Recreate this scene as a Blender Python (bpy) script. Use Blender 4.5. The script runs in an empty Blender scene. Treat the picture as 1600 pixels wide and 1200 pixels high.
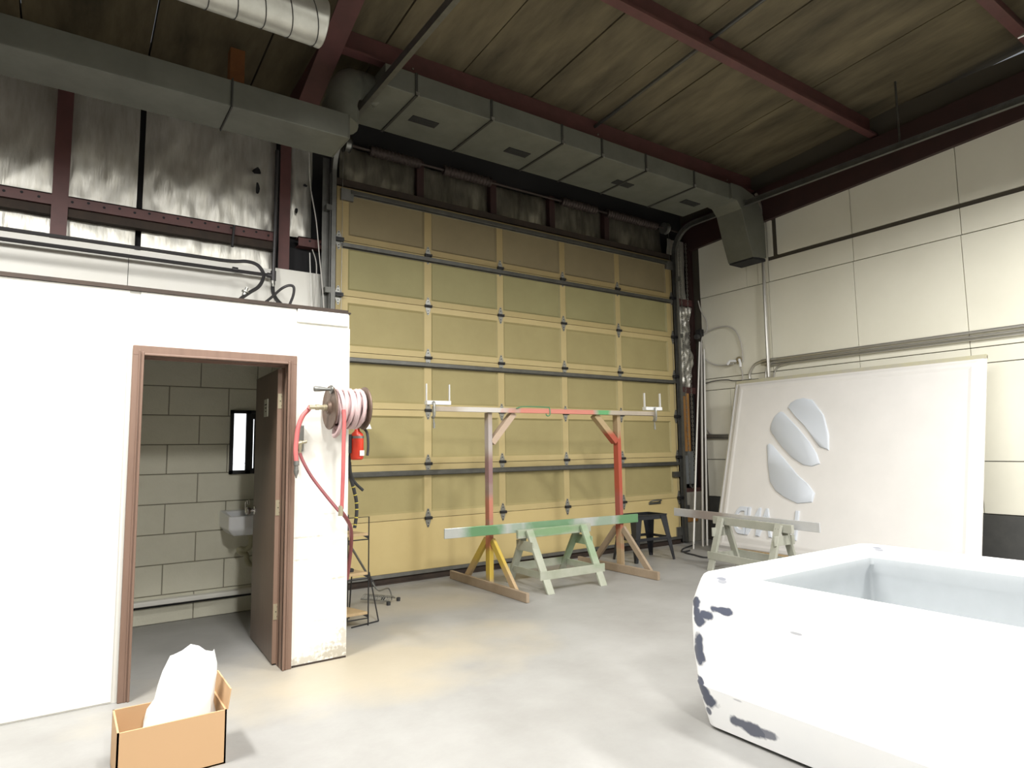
import bpy, bmesh, math, random
from mathutils import Vector, Matrix, noise
random.seed(7)
scene = bpy.context.scene
COL = scene.collection
PI = math.pi

# ---------------------------------------------------------------- camera
CAM = Vector((-2.40807, -6.67436, 1.43708)); FPX = 1007.83
yaw, pit, rol = 0.6056, 0.0999697, -0.0136932
_f = Vector((math.sin(yaw)*math.cos(pit), math.cos(yaw)*math.cos(pit), math.sin(pit)))
_r0 = Vector((math.cos(yaw), -math.sin(yaw), 0)); _u0 = _r0.cross(_f)
_r = math.cos(rol)*_r0 + math.sin(rol)*_u0; _u = -math.sin(rol)*_r0 + math.cos(rol)*_u0
cam = bpy.data.cameras.new('camera'); camo = bpy.data.objects.new('camera', cam); COL.objects.link(camo)
cam.sensor_fit = 'HORIZONTAL'; cam.sensor_width = 36; cam.lens = 36*FPX/1600; cam.clip_start = .05; cam.clip_end = 200
camo.matrix_world = Matrix(((_r.x, _u.x, -_f.x, CAM.x), (_r.y, _u.y, -_f.y, CAM.y), (_r.z, _u.z, -_f.z, CAM.z), (0, 0, 0, 1)))
scene.camera = camo

# ---------------------------------------------------------------- world, exposure
w = bpy.data.worlds.new('world'); scene.world = w; w.use_nodes = True
w.node_tree.nodes['Background'].inputs[0].default_value = (.8, .85, .9, 1)
w.node_tree.nodes['Background'].inputs[1].default_value = .3
scene.view_settings.view_transform = 'Standard'; scene.view_settings.look = 'None'
scene.view_settings.gamma = 1; scene.view_settings.use_curve_mapping = False
scene.view_settings.exposure = 0.0
LAMP_W = 178
# fluorescent shop lights hung above and behind the viewer: x, y, share of LAMP_W
LAMPS = [(3.4, -5.8, 1.2), (1.0, -5.1, .8), (-1.2, -4.4, .9), (-3.3, -3.4, 1.6), (3.2, -8.6, .7), (-1.9, -9.2, 2.5)]
LAMP_Z = 4.36

def P(x, y, ax, v):                     # photo pixel -> point on the plane ax = v
    d = _f*FPX + _r*(x-800) - _u*(y-600); i = 'xyz'.index(ax); t = (v-CAM[i])/d[i]
    return CAM + d*t

# ---------------------------------------------------------------- materials
def mat(name, col, rough=.6, metal=0, col2=None, nscale=4, namt=.5, bump=0, bscale=30, detail=5, stretch=None, spec=None, emit=None, alpha=None):
    m = bpy.data.materials.new(name); m.use_nodes = True; nt = m.node_tree; b = nt.nodes['Principled BSDF']
    b.inputs['Base Color'].default_value = (*col, 1); b.inputs['Roughness'].default_value = rough; b.inputs['Metallic'].default_value = metal
    if spec is not None: b.inputs['Specular IOR Level'].default_value = spec
    if emit: b.inputs['Emission Color'].default_value = (*emit[0], 1); b.inputs['Emission Strength'].default_value = emit[1]
    if col2 or bump:
        tc = nt.nodes.new('ShaderNodeTexCoord'); mp = nt.nodes.new('ShaderNodeMapping'); nt.links.new(tc.outputs['Object'], mp.inputs[0])
        if stretch: mp.inputs['Scale'].default_value = stretch
    if col2:
        n = nt.nodes.new('ShaderNodeTexNoise'); n.inputs['Scale'].default_value = nscale; n.inputs['Detail'].default_value = detail; n.inputs['Roughness'].default_value = .62
        nt.links.new(mp.outputs[0], n.inputs['Vector'])
        rp = nt.nodes.new('ShaderNodeValToRGB'); rp.color_ramp.elements[0].position = .5-namt*.5; rp.color_ramp.elements[1].position = .5+namt*.5
        rp.color_ramp.elements[0].color = (*col, 1); rp.color_ramp.elements[1].color = (*col2, 1)
        nt.links.new(n.outputs['Fac'], rp.inputs[0]); nt.links.new(rp.outputs[0], b.inputs['Base Color'])
    if bump:
        n2 = nt.nodes.new('ShaderNodeTexNoise'); n2.inputs['Scale'].default_value = bscale; n2.inputs['Detail'].default_value = 4
        nt.links.new(mp.outputs[0], n2.inputs['Vector'])
        bp = nt.nodes.new('ShaderNodeBump'); bp.inputs['Strength'].default_value = bump; bp.inputs['Distance'].default_value = .01
        nt.links.new(n2.outputs['Fac'], bp.inputs['Height']); nt.links.new(bp.outputs[0], b.inputs['Normal'])
    return m

def blobs(m, spots, col, axes=(1, 2), ndist=.35, nscale=14, soft=.12):
    """painted / sanded patches with their own outline: spots = (a, b, ra, rb, strength) in object space"""
    nt = m.node_tree; b = nt.nodes['Principled BSDF']
    tc = nt.nodes.new('ShaderNodeTexCoord'); sp = nt.nodes.new('ShaderNodeSeparateXYZ'); nt.links.new(tc.outputs['Object'], sp.inputs[0])
    n = nt.nodes.new('ShaderNodeTexNoise'); n.inputs['Scale'].default_value = nscale; n.inputs['Detail'].default_value = 3
    nt.links.new(tc.outputs['Object'], n.inputs['Vector'])
    def mth(op, a, c, clamp=False):
        k = nt.nodes.new('ShaderNodeMath'); k.operation = op; k.use_clamp = clamp
        for i, v in enumerate((a, c)):
            if v is None: continue
            if isinstance(v, (int, float)): k.inputs[i].default_value = v
            else: nt.links.new(v, k.inputs[i])
        return k.outputs[0]
    nz = mth('MULTIPLY', mth('SUBTRACT', n.outputs['Fac'], .5), ndist*4)
    tot = None
    for (a, c, ra, rb, st) in spots:
        da = mth('DIVIDE', mth('SUBTRACT', sp.outputs[axes[0]], a), ra); dc = mth('DIVIDE', mth('SUBTRACT', sp.outputs[axes[1]], c), rb)
        d = mth('ADD', mth('SQRT', mth('ADD', mth('MULTIPLY', da, da), mth('MULTIPLY', dc, dc)), None), nz)
        v = mth('MULTIPLY', mth('DIVIDE', mth('SUBTRACT', 1+soft, d), 2*soft, True), st)
        tot = v if tot is None else mth('MAXIMUM', tot, v)
    mx = nt.nodes.new('ShaderNodeMix'); mx.data_type = 'RGBA'; nt.links.new(tot, mx.inputs['Factor'])
    old = b.inputs['Base Color']
    if old.is_linked: nt.links.new(old.links[0].from_socket, mx.inputs[6])
    else: mx.inputs[6].default_value = old.default_value
    mx.inputs[7].default_value = (*col, 1); nt.links.new(mx.outputs[2], old)
    return m

M = {}
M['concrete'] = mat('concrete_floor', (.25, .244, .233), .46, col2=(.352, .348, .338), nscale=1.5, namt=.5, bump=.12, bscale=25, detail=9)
M['deck'] = mat('roof_deck', (.04, .032, .018), .8, col2=(.185, .15, .085), nscale=1.5, namt=.5, bump=.1, stretch=(2.2, .5, 1))
M['redsteel'] = mat('red_oxide_steel', (.125, .048, .045), .55, col2=(.08, .034, .032), nscale=5)
M['darkred'] = mat('dark_red_steel', (.045, .018, .017), .55, col2=(.03, .014, .013), nscale=5)
M['orangewood'] = mat('orange_timber', (.30, .12, .035), .7, col2=(.2, .075, .025), nscale=6)
M['duct'] = mat('galvanised_duct', (.19, .195, .165), .5, .3, col2=(.13, .133, .11), nscale=3, bump=.05)
M['spiral'] = mat('spiral_duct', (.62, .62, .56), .4, .5, col2=(.45, .45, .4), nscale=6)
M['dark'] = mat('dark_void', (.012, .012, .014), .8)
M['darkbrown'] = mat('dark_brown_timber', (.05, .032, .022), .8, col2=(.025, .018, .014), nscale=8)
M['seam'] = mat('duct_seam', (.05, .05, .045), .6, .3)
M['foil'] = mat('foil_insulation', (.78, .77, .72), .42, .7, col2=(.58, .56, .49), nscale=7, bump=.5, bscale=9, stretch=(3, 1, .6))
M['foil_dirty_shaded'] = mat('dirty_shaded_foil', (.10, .09, .07), .45, .7, col2=(.27, .25, .20), nscale=3, bump=.5, bscale=9, stretch=(3, 1, .8))  # dirty foil, darkened further for the shadow above the door
M['backwall'] = mat('back_wall_sheet', (.018, .017, .018), .8)
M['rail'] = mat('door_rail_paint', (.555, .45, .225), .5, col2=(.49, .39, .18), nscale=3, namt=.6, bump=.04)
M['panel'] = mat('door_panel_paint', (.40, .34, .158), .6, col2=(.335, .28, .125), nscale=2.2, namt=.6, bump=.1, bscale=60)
M['raildim'] = mat('dimmed_door_rail', (.36, .275, .125), .55, col2=(.30, .225, .10), nscale=3, namt=.6, bump=.04)  # top-row rail: grime and the weak light high up, both put into the colour
M['railgrey'] = mat('half_dimmed_door_rail', (.48, .385, .18), .5, col2=(.42, .33, .15), nscale=3, namt=.6, bump=.04)  # second-row rail, darkened a little for the light fading upwards
M['panelsootdim'] = mat('dimmed_sooty_panel', (.24, .195, .105), .65, col2=(.19, .15, .08), nscale=2.2, namt=.6, bump=.1, bscale=60)  # top-row panel: soot, plus the dimness up there painted in
M['panelgrey'] = mat('half_dimmed_door_panel', (.325, .295, .14), .6, col2=(.27, .24, .11), nscale=2.2, namt=.6, bump=.1, bscale=60)  # second-row panel, toned down for the same upward falloff of light
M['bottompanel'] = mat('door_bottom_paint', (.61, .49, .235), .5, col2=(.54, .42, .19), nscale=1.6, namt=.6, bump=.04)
M['steel'] = mat('dull_steel', (.30, .30, .28), .42, .8, col2=(.2, .2, .19), nscale=9)
M['tracksteel'] = mat('track_steel', (.19, .19, .18), .45, .75, col2=(.13, .13, .12), nscale=9)
M['bar'] = mat('dark_steel_bar', (.15, .15, .14), .4, .7, col2=(.1, .1, .09), nscale=9)
M['zinc'] = mat('zinc_hinge', (.40, .40, .37), .4, .75, col2=(.26, .26, .24), nscale=20)
M['black'] = mat('black_metal', (.025, .025, .027), .45, .3)
M['blackrub'] = mat('black_rubber', (.03, .03, .032), .7)
M['white'] = mat('white_paint', (.80, .79, .75), .5, col2=(.74, .73, .67), nscale=2.5, bump=.03)
M['cream'] = mat('cream_wall_panel', (.82, .80, .69), .6, col2=(.76, .74, .63), nscale=1.4, bump=.03)
M['greywall'] = mat('grimy_wall', (.16, .15, .13), .8)
M['gap'] = mat('wall_gap', (.07, .06, .045), .9)
M['block'] = mat('painted_block', (.74, .72, .60), .7, col2=(.67, .65, .53), nscale=5, bump=.25, bscale=60)
M['mortar'] = mat('mortar', (.30, .28, .22), .9)
M['casing'] = mat('brown_casing', (.20, .125, .092), .45, col2=(.155, .095, .068), nscale=4, stretch=(6, 6, .5))
M['leaf'] = mat('dark_walnut_door', (.115, .075, .05), .42, col2=(.075, .05, .034), nscale=5, stretch=(8, 8, .5))
M['leafedge'] = mat('door_edge', (.22, .14, .10), .6)
M['brass'] = mat('dull_brass', (.45, .40, .28), .4, .6)
M['chrome'] = mat('chrome', (.75, .73, .70), .12, 1)
M['porcelain'] = mat('porcelain', (.82, .83, .85), .15)
M['pipeyel'] = mat('yellowed_pipe', (.45, .42, .28), .5, col2=(.3, .28, .18), nscale=9)
M['pane'] = mat('frosted_pane', (.9, .92, .95), .3, emit=((.93, .97, 1), 2.2))
M['greysheet'] = mat('grey_sheet', (.26, .28, .30), .5, .2, col2=(.2, .21, .22), nscale=4)
M['pier'] = mat('rough_pier', (.38, .36, .31), .85, col2=(.27, .255, .21), nscale=7, bump=.3)
M['wain'] = mat('dark_wainscot', (.075, .075, .07), .7, col2=(.05, .05, .05), nscale=6)
M['plywood'] = mat('orange_plywood', (.47, .24, .07), .6, col2=(.36, .17, .05), nscale=4, stretch=(6, 6, .6))
M['hose'] = mat('red_hose', (.56, .15, .14), .5, col2=(.46, .11, .115), nscale=8)
M['hosedark'] = mat('dark_red_hose', (.27, .075, .08), .5, col2=(.2, .055, .06), nscale=8)
M['hosepink'] = mat('dusty_pink_hose', (.50, .33, .33), .6, col2=(.56, .44, .44), nscale=10)
M['rust'] = mat('rusty_reel', (.20, .145, .115), .5, .5, col2=(.11, .07, .05), nscale=15)
M['springshade'] = mat('shaded_spring_steel', (.07, .05, .045), .6, .4, col2=(.045, .035, .03), nscale=15)  # rusty steel, its colour darkened for the deep shade over the door
M['red'] = mat('extinguisher_red', (.62, .045, .02), .3)
M['paper'] = mat('paper', (.80, .80, .77), .7)
M['wood'] = mat('pine_wood', (.50, .37, .21), .65, col2=(.40, .28, .15), nscale=4, stretch=(5, 5, .7))
M['alum'] = mat('aluminium', (.72, .73, .74), .3, .9, col2=(.62, .63, .64), nscale=12)
M['whitealum'] = mat('bright_aluminium', (.80, .81, .83), .35, .4)
M['sawgrey'] = mat('sprayed_pine', (.44, .44, .385), .65, col2=(.33, .34, .28), nscale=4, bump=.1)
M['gunmetal'] = mat('gunmetal_stool', (.035, .037, .042), .38, .5)
M['sign'] = mat('sign_plastic', (.74, .72, .70), .45, col2=(.69, .675, .655), nscale=3)
M['signblue'] = mat('sign_relief', (.62, .66, .72), .45)
M['signedge'] = mat('sign_edge', (.50, .47, .30), .5, col2=(.42, .40, .36), nscale=7)
M['polewhite'] = mat('white_pole', (.76, .75, .72), .4)
M['polegrey'] = mat('grey_pole', (.52, .50, .47), .4)
M['carton'] = mat('cardboard', (.55, .35, .19), .8)
M['bag'] = mat('white_bag', (.78, .80, .80), .5)
M['conduit'] = mat('conduit', (.62, .61, .58), .3, .8)
M['blackpipe'] = mat('black_iron_pipe', (.06, .058, .06), .45, .5)
M['lamp'] = mat('lamp_tube', (.9, .9, .9), .5, emit=((1, .98, .94), 1.5))
M['lamph'] = mat('lamp_housing', (.7, .7, .7), .5)
M['green'] = mat('green_wire', (.08, .24, .12), .4)

# ---------------------------------------------------------------- mesh helpers
class MB:
    def __init__(s): s.v = []; s.f = []
    def add(s, vs, fs):
        o = len(s.v); s.v += [tuple(v) for v in vs]; s.f += [tuple(i+o for i in q) for q in fs]; return s
    def box(s, x0, x1, y0, y1, z0, z1):
        v = [(x, y, z) for x in (x0, x1) for y in (y0, y1) for z in (z0, z1)]
        return s.add(v, [(0, 1, 3, 2), (4, 6, 7, 5), (0, 4, 5, 1), (2, 3, 7, 6), (0, 2, 6, 4), (1, 5, 7, 3)])
    def beam(s, a, b, wx, wy, side=None):
        """bar from a to b; wx measured along `side`, wy across it"""
        a = Vector(a); b = Vector(b); d = (b-a).normalized()
        sd = Vector(side) if side else (Vector((0, 0, 1)) if abs(d.z) < .9 else Vector((1, 0, 0)))
        sd = (sd - d*sd.dot(d)).normalized(); t = d.cross(sd)
        v = [p + sd*i*wx/2 + t*j*wy/2 for p in (a, b) for i in (-1, 1) for j in (-1, 1)]
        return s.add(v, [(0, 1, 3, 2), (4, 6, 7, 5), (0, 4, 5, 1), (2, 3, 7, 6), (0, 2, 6, 4), (1, 5, 7, 3)])
    def tube(s, pts, r, n=8, closed=False):
        pts = [Vector(p) for p in pts]; N = len(pts); rings = []; prev = None
        for i, p in enumerate(pts):
            a = pts[(i-1) % N] if (closed or i > 0) else p; b = pts[(i+1) % N] if (closed or i < N-1) else p
            d = (b-a)
            d = d.normalized() if d.length > 1e-9 else Vector((0, 0, 1))
            if prev is None:
                q = Vector((0, 0, 1)) if abs(d.z) < .9 else Vector((1, 0, 0)); q = (q-d*q.dot(d)).normalized()
            else:
                q = prev - d*prev.dot(d); q = q.normalized() if q.length > 1e-6 else d.orthogonal().normalized()
            prev = q; t = d.cross(q); rr = r[i] if isinstance(r, (list, tuple)) else r
            rings.append([p + (q*math.cos(2*PI*k/n) + t*math.sin(2*PI*k/n))*rr for k in range(n)])
        v = [x for g in rings for x in g]; f = []
        for i in range(N if closed else N-1):
            j = (i+1) % N
            for k in range(n): f.append((i*n+k, i*n+(k+1) % n, j*n+(k+1) % n, j*n+k))
        if not closed: f += [tuple(range(n-1, -1, -1)), tuple(range((N-1)*n, N*n))]
        return s.add(v, f)
    def lathe(s, c, axis, prof, n=20):
        """prof = [(distance along axis, radius)]"""
        c = Vector(c); axis = Vector(axis).normalized()
        return s.tube_raw([(c + axis*t, rr) for t, rr in prof], axis, n)
    def tube_raw(s, prs, axis, n):
        q = axis.orthogonal().normalized(); t = axis.cross(q); v = []; f = []
        for p, rr in prs: v += [p + (q*math.cos(2*PI*k/n)+t*math.sin(2*PI*k/n))*max(rr, 1e-4) for k in range(n)]
        for i in range(len(prs)-1):
            for k in range(n): f.append((i*n+k, i*n+(k+1) % n, (i+1)*n+(k+1) % n, (i+1)*n+k))
        f += [tuple(range(n-1, -1, -1)), tuple(range((len(prs)-1)*n, len(prs)*n))]
        return s.add(v, f)
    def prism(s, poly, off):
        """poly = list of 3D points, extruded by vector off"""
        n = len(poly); off = Vector(off); v = [Vector(p) for p in poly] + [Vector(p)+off for p in poly]
        f = [tuple(range(n-1, -1, -1)), tuple(range(n, 2*n))] + [(i, (i+1) % n, n+(i+1) % n, n+i) for i in range(n)]
        return s.add(v, f)
    def mesh(s, name, m, smooth=False):
        me = bpy.data.meshes.new(name); me.from_pydata(s.v, [], s.f)
        bm = bmesh.new(); bm.from_mesh(me); bmesh.ops.recalc_face_normals(bm, faces=bm.faces); bm.to_mesh(me); bm.free()
        me.materials.append(m)
        if smooth:
            for p in me.polygons: p.use_smooth = True
            me.set_sharp_from_angle(angle=math.radians(40))
        return me
    def build(s, name, m, parent=None, smooth=False, bev=0):
        if parent is not None:
            o0 = worldloc(parent); loc = Vector((0, 0, 0)); s.v = [tuple(Vector(v)-o0) for v in s.v]
        else:
            xs, ys, zs = zip(*s.v); loc = Vector(((min(xs)+max(xs))/2, (min(ys)+max(ys))/2, min(zs))); s.v = [tuple(Vector(v)-loc) for v in s.v]
        ob = bpy.data.objects.new(name, s.mesh(name, M[m] if isinstance(m, str) else m, smooth)); COL.objects.link(ob); ob.location = loc
        if parent is not None: ob.parent = parent
        if bev:
            b = ob.modifiers.new('bevel', 'BEVEL'); b.width = bev; b.segments = 2; b.limit_method = 'ANGLE'
        return ob
def worldloc(o):
    v = Vector((0, 0, 0))
    while o is not None: v += o.location; o = o.parent
    return v
def inst(name, me, parent, pos):
    ob = bpy.data.objects.new(name, me); COL.objects.link(ob); ob.parent = parent; ob.location = Vector(pos)-worldloc(parent); return ob
def tag(o, label=None, cat=None, group=None, kind=None):
    for k, v in (('label', label), ('category', cat), ('group', group), ('kind', kind)):
        if v: o[k] = v
    return o
def thing(name, loc, label=None, cat=None, group=None, kind=None):
    o = bpy.data.objects.new(name, None); COL.objects.link(o); o.location = loc; o.empty_display_size = .1
    return tag(o, label, cat, group, kind)
def spline(pts, n=6):
    pts = [Vector(p) for p in pts]; out = []
    for i in range(len(pts)-1):
        p0 = pts[max(i-1, 0)]; p1 = pts[i]; p2 = pts[i+1]; p3 = pts[min(i+2, len(pts)-1)]
        for k in range(n):
            t = k/n
            out.append(.5*((2*p1)+(p2-p0)*t+(2*p0-5*p1+4*p2-p3)*t*t+(3*p1-p0-3*p2+p3)*t**3))
    return out+[pts[-1]]

def sheet(x0, x1, z0, z1, y, nx, nz, amp, seed, fx=5, fz=2.2, bulge=.03):
    """wrinkled blanket in the XZ plane with a quilted bulge"""
    b = MB(); v = []; f = []
    for i in range(nx+1):
        for j in range(nz+1):
            u, t = i/nx, j/nz; x = x0+(x1-x0)*u; z = z0+(z1-z0)*t
            e = noise.noise(Vector((x*fx+seed, z*fz, seed)))*amp + noise.noise(Vector((x*fx*3+seed, z*fz*2.5, 3+seed)))*amp*.4
            v.append((x, y - bulge*math.sin(PI*u)**.5*math.sin(PI*t)**.5 + e, z))
    for i in range(nx):
        for j in range(nz):
            a = i*(nz+1)+j; f.append((a, a+1, a+nz+2, a+nz+1))
    return b.add(v, f)

# ================================================================ STRUCTURE
XW = 5.85; YB = .30; XL = -6.2; YR = -11.0
def roofz(y): return 5.32 + .083*(YB-y)

fl = MB(); fl.box(XL, XW+.2, YR, YB+.2, -.12, 0)
tag(fl.build('floor', 'concrete'), kind='structure', label='pale dusty concrete shop floor')
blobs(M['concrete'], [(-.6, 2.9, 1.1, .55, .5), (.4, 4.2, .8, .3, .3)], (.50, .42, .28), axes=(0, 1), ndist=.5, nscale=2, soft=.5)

# ceiling: deck panels, purlins, rafter haunch
ceil = thing('ceiling', (0, 0, 5.2), kind='structure', label='soot stained sloping roof deck on red purlins')
xs = [XL, -4.7, -3.8, -2.9, -1.9, -.95, .02, .9, 1.8, 2.55, 3.25, 4.58, XW+.2]
for i in range(len(xs)-1):
    b = MB(); a0, a1 = xs[i]+.008, xs[i+1]-.008; n = 6; v = []
    dz = random.uniform(-.006, .006)
    for j in range(n+1):
        x = a0+(a1-a0)*j/n; sag = -.02*math.sin(PI*j/n)+dz
        for y in (YB+.1, YR): v += [(x, y, roofz(y)+sag), (x, y, roofz(y)+.12)]
    f = []
    for j in range(n):
        k = j*4; f += [(k, k+4, k+6, k+2), (k+1, k+3, k+7, k+5), (k, k+1, k+5, k+4), (k+2, k+6, k+7, k+3)]
    f += [(0, 2, 3, 1), (n*4, n*4+1, n*4+3, n*4+2)]
    b.add(v, f); b.build('deck_panel', 'deck', ceil)
MB().box(XL, XW+.2, YR, YB+.1, 6.35, 6.4).build('roof_cover', 'backwall', ceil)
for y in (-1.08, -2.83, -4.58, -6.33, -8.08, -9.83):
    zt = roofz(y)-.022; zb = zt-.255
    b = MB(); b.box(XL, XW, y-.006, y, zb, zt); b.box(XL, XW, y-.09, y, zb-.006, zb); b.box(XL, XW, y, y+.06, zt-.006, zt); b.box(XL, XW, y-.096, y-.09, zb-.006, zb+.02)
    pu = b.build('purlin', 'redsteel', ceil)
    if -3.5 < y < -.5:
        for x in [k*.83+.3 for k in range(0, 7)]:
            MB().lathe((x, y-.006, zb+.06+.03*math.sin(x*5)), (0, -1, 0), [(0, .011), (.008, .011)], 6).build('bolt', 'zinc', pu)
# rigid frame (column + haunch)
def haunch(x, m='redsteel', wd=.2):
    b = MB(); w2 = wd/2
    b.beam((x, -.30, 4.86), (x, -1.95, 5.40), .014, wd, side=(0, 0, 1))
    b.prism([(x-.005, -.30, 4.86), (x-.005, -1.95, 5.40), (x-.005, .18, roofz(.18)-.02), (x-.005, .18, 4.86)], (.01, 0, 0))
    b.box(x-w2, x+w2, -1.95-.02, YR, 5.40, 5.414) if False else None
    return b.build('frame_haunch', m, ceil)
haunch(-.55)
b = MB(); b.beam((-.55, -1.95, 5.40), (-.55, YR, 5.40+.083*(-1.95-YR)), .014, .2, side=(0, 0, 1)); b.beam((-.55, -1.95, 5.43), (-.55, YR, 5.43+.083*(-1.95-YR)), .06, .01, side=(0, 0, 1))
b.build('rafter', 'redsteel', ceil)
MB().box(-1.28, -1.15, -.42, -.30, 4.80, 5.28).build('timber_post', 'orangewood', ceil)
MB().tube([(2.76, YB-.2, roofz(.1)-.10), (2.62, -10, roofz(-10)-.10)], .02, 8).build('roof_rod', 'bar', ceil, True)

# back wall with insulation, girts, columns
wb = MB().box(XL, XW+.2, YB, YB+.15, 0, 5.5).build('wall_back', 'backwall'); tag(wb, kind='structure', label='back wall of foil insulation and red girts around the overhead door')
def part(name, m, parent, *bx, **k): 
    b = MB(); b.box(*bx); return b.build(name, m, parent, **k)
# left of door
sheet(-.54, -.29, 3.75, 5.1, .22, 12, 40, .03, 3).build('foil_batt', 'foil', wb, True)
sheet(-1.9, -.68, 3.72, 5.1, .22, 50, 50, .03, 8).build('foil_batt', 'foil', wb, True)
sheet(-3.4, -1.95, 3.72, 5.1, .22, 40, 40, .03, 12).build('foil_batt', 'foil', wb, True)
sheet(-1.9, -.68, 3.3, 3.6, .22, 50, 14, .02, 21).build('foil_batt', 'foil', wb, True)
sheet(-3.4, -1.95, 3.3, 3.6, .22, 40, 14, .02, 25).build('foil_batt', 'foil', wb, True)
for (x0, x1) in ((-4.5, -.72), (-.46, -.17)):
    b = MB(); b.box(x0, x1, .09, .10, 3.62, 3.72); b.box(x0, x1, .10, .22, 3.62, 3.63); b.box(x0, x1, .09, .22, 3.71, 3.72); g = b.build('girt', 'redsteel', wb)
    for k in range(int((x1-x0)/.12)):
        MB().lathe((x1-.05-k*.12, .09, 3.67+.015*(k % 2)), (0, -1, 0), [(0, .012), (.002, .012)], 8).build('bolt_hole', 'dark', g)
part('girt', 'darkbrown', wb, -4.5, -.68, .12, .22, 3.54, 3.62)
part('column', 'redsteel', wb, -.665, -.555, .085, .1, 3.2, 5.1); part('column_web', 'redsteel', wb, -.615, -.605, .1, .25, 3.2, 5.1)
part('column', 'redsteel', wb, -2.6, -2.48, .085, .1, 3.2, 5.1)
part('liner_sheet', 'white', wb, -.70, -.14, .06, .08, 2.2, 3.33); part('liner_sheet', 'white', wb, -2.0, -.705, .06, .08, 2.2, 3.31); part('liner_sheet', 'white', wb, -4.4, -2.005, .06, .08, 2.2, 3.31)
part('dark_opening', 'dark', wb, -.54, -.14, .2, .24, 3.3, 3.62)
part('jamb', 'steel', wb, -.125, -.10, -.02, .25, 0, 4.5)
# over the door
part('header_board', 'darkbrown', wb, -.15, 5.4, .02, .10, 4.36, 4.435, bev=.004)
xsx = [-.05, .98, 2.03, 3.0, 4.02, 5.3]
for i in range(5):
    sheet(xsx[i]+.05, xsx[i+1]-.05, 4.435, 4.88, .17, 40, 22, .04, 40+i).build('foil_batt', 'foil_dirty_shaded', wb, True)
for x in (.98, 2.03, 3.0, 4.02): part('header_stud', 'darkred', wb, x-.045, x+.045, .10, .2, 4.47, 4.92)
# right of the door
sheet(5.36, 5.76, 3.78, 4.75, .16, 16, 30, .035, 60).build('foil_batt', 'foil', wb, True)
sheet(5.36, 5.80, 2.36, 3.66, .14, 26, 50, .09, 66, fx=7, fz=4, bulge=.08).build('foil_batt', 'foil', wb, True)
part('girt', 'redsteel', wb, 5.33, 5.8, .06, .2, 3.67, 3.77); part('girt', 'redsteel', wb, 5.33, 5.8, .06, .2, 2.26, 2.36)
part('column', 'darkred', wb, 5.80, 5.85, .06, .16, .75, 5.1)
part('column_pier', 'pier', wb, 5.36, 5.80, -.02, .2, 0, .74, bev=.01)
part('plywood_strip', 'plywood', wb, 5.38, 5.60, .03, .06, 1.36, 2.26); part('plywood_strip', 'plywood', wb, 5.38, 5.62, -.035, -.02, .30, .42)
part('grey_sheet', 'greysheet', wb, 5.36, 5.66, .04, .06, .86, 1.36); part('sill_strip', 'redsteel', wb, 5.36, 5.76, .01, .05, .74, .80)
part('dark_recess', 'dark', wb, 5.60, 5.76, .06, .1, .8, 2.26)

# right wall of cream panels
wr = MB().box(XW+.03, XW+.15, YR, YB+.2, 0, 5.6).build('wall_right', 'gap'); tag(wr, kind='structure', label='cream panelled side wall above dark wainscot')
rows = [(.67, 1.225, -.07), (1.235, 2.295, -.55), (2.305, 2.475, -.07), (2.485, 3.775, -1.29)]
for (z0, z1, ystart) in rows:
    ys = [-.07]; y = ystart if ystart < -.1 else ystart-1.22
    while y > YR: ys.append(y); y -= 1.22
    ys.append(YR)
    for k in range(len(ys)-1):
        MB().box(XW, XW+.03, ys[k+1]+.004, ys[k]-.004, z0, z1).build('wall_panel', 'cream', wr, bev=.002)
def topz(y): return 4.60 - .058*(y+.05)
for (ya, yb_, za) in ((-.07, -.93, 3.785), (-.935, -1.12, 3.785), (-1.125, -1.29, 3.785)):
    MB().prism([(XW, ya, za), (XW, yb_, za), (XW, yb_, topz(yb_)), (XW, ya, topz(ya))], (.03, 0, 0)).build('wall_panel', 'cream', wr, bev=.002)
y = -1.30
for k in range(8):
    yb_ = y-1.22; MB().box(XW, XW+.03, yb_+.004, y-.004, 3.785, 4.09).build('wall_panel', 'cream', wr, bev=.002)
    ya = -1.30 if k == 0 else y
    yz = [(ya, -1.38), (-1.45, yb_)] if k == 0 else [(y, yb_)]
    for (p, q) in yz: MB().prism([(XW, p-.004, 4.15), (XW, q+.004, 4.15), (XW, q+.004, topz(q)), (XW, p-.004, topz(p))], (.03, 0, 0)).build('wall_panel', 'cream', wr, bev=.002)
    y = yb_
MB().prism([(XW-.06, .2, topz(.2)), (XW-.06, YR, topz(YR)), (XW-.06, YR, topz(YR)+.5), (XW-.06, .2, topz(.2)+.5)], (.08, 0, 0)).build('end_rafter', 'darkred', wr)
MB().box(XW-.02, XW+.03, YR, -.10, 0, .66).build('wainscot', 'wain', wr)
# unseen far walls that close the shop
tag(MB().box(XL-.12, XL, YR, YB+.2, 0, 6.4).build('wall_left', 'greywall'), kind='structure', label='far side wall')
tag(MB().box(XL, XW+.2, YR-.12, YR, 0, 6.4).build('wall_front', 'greywall'), kind='structure', label='wall behind the viewer')

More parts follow.
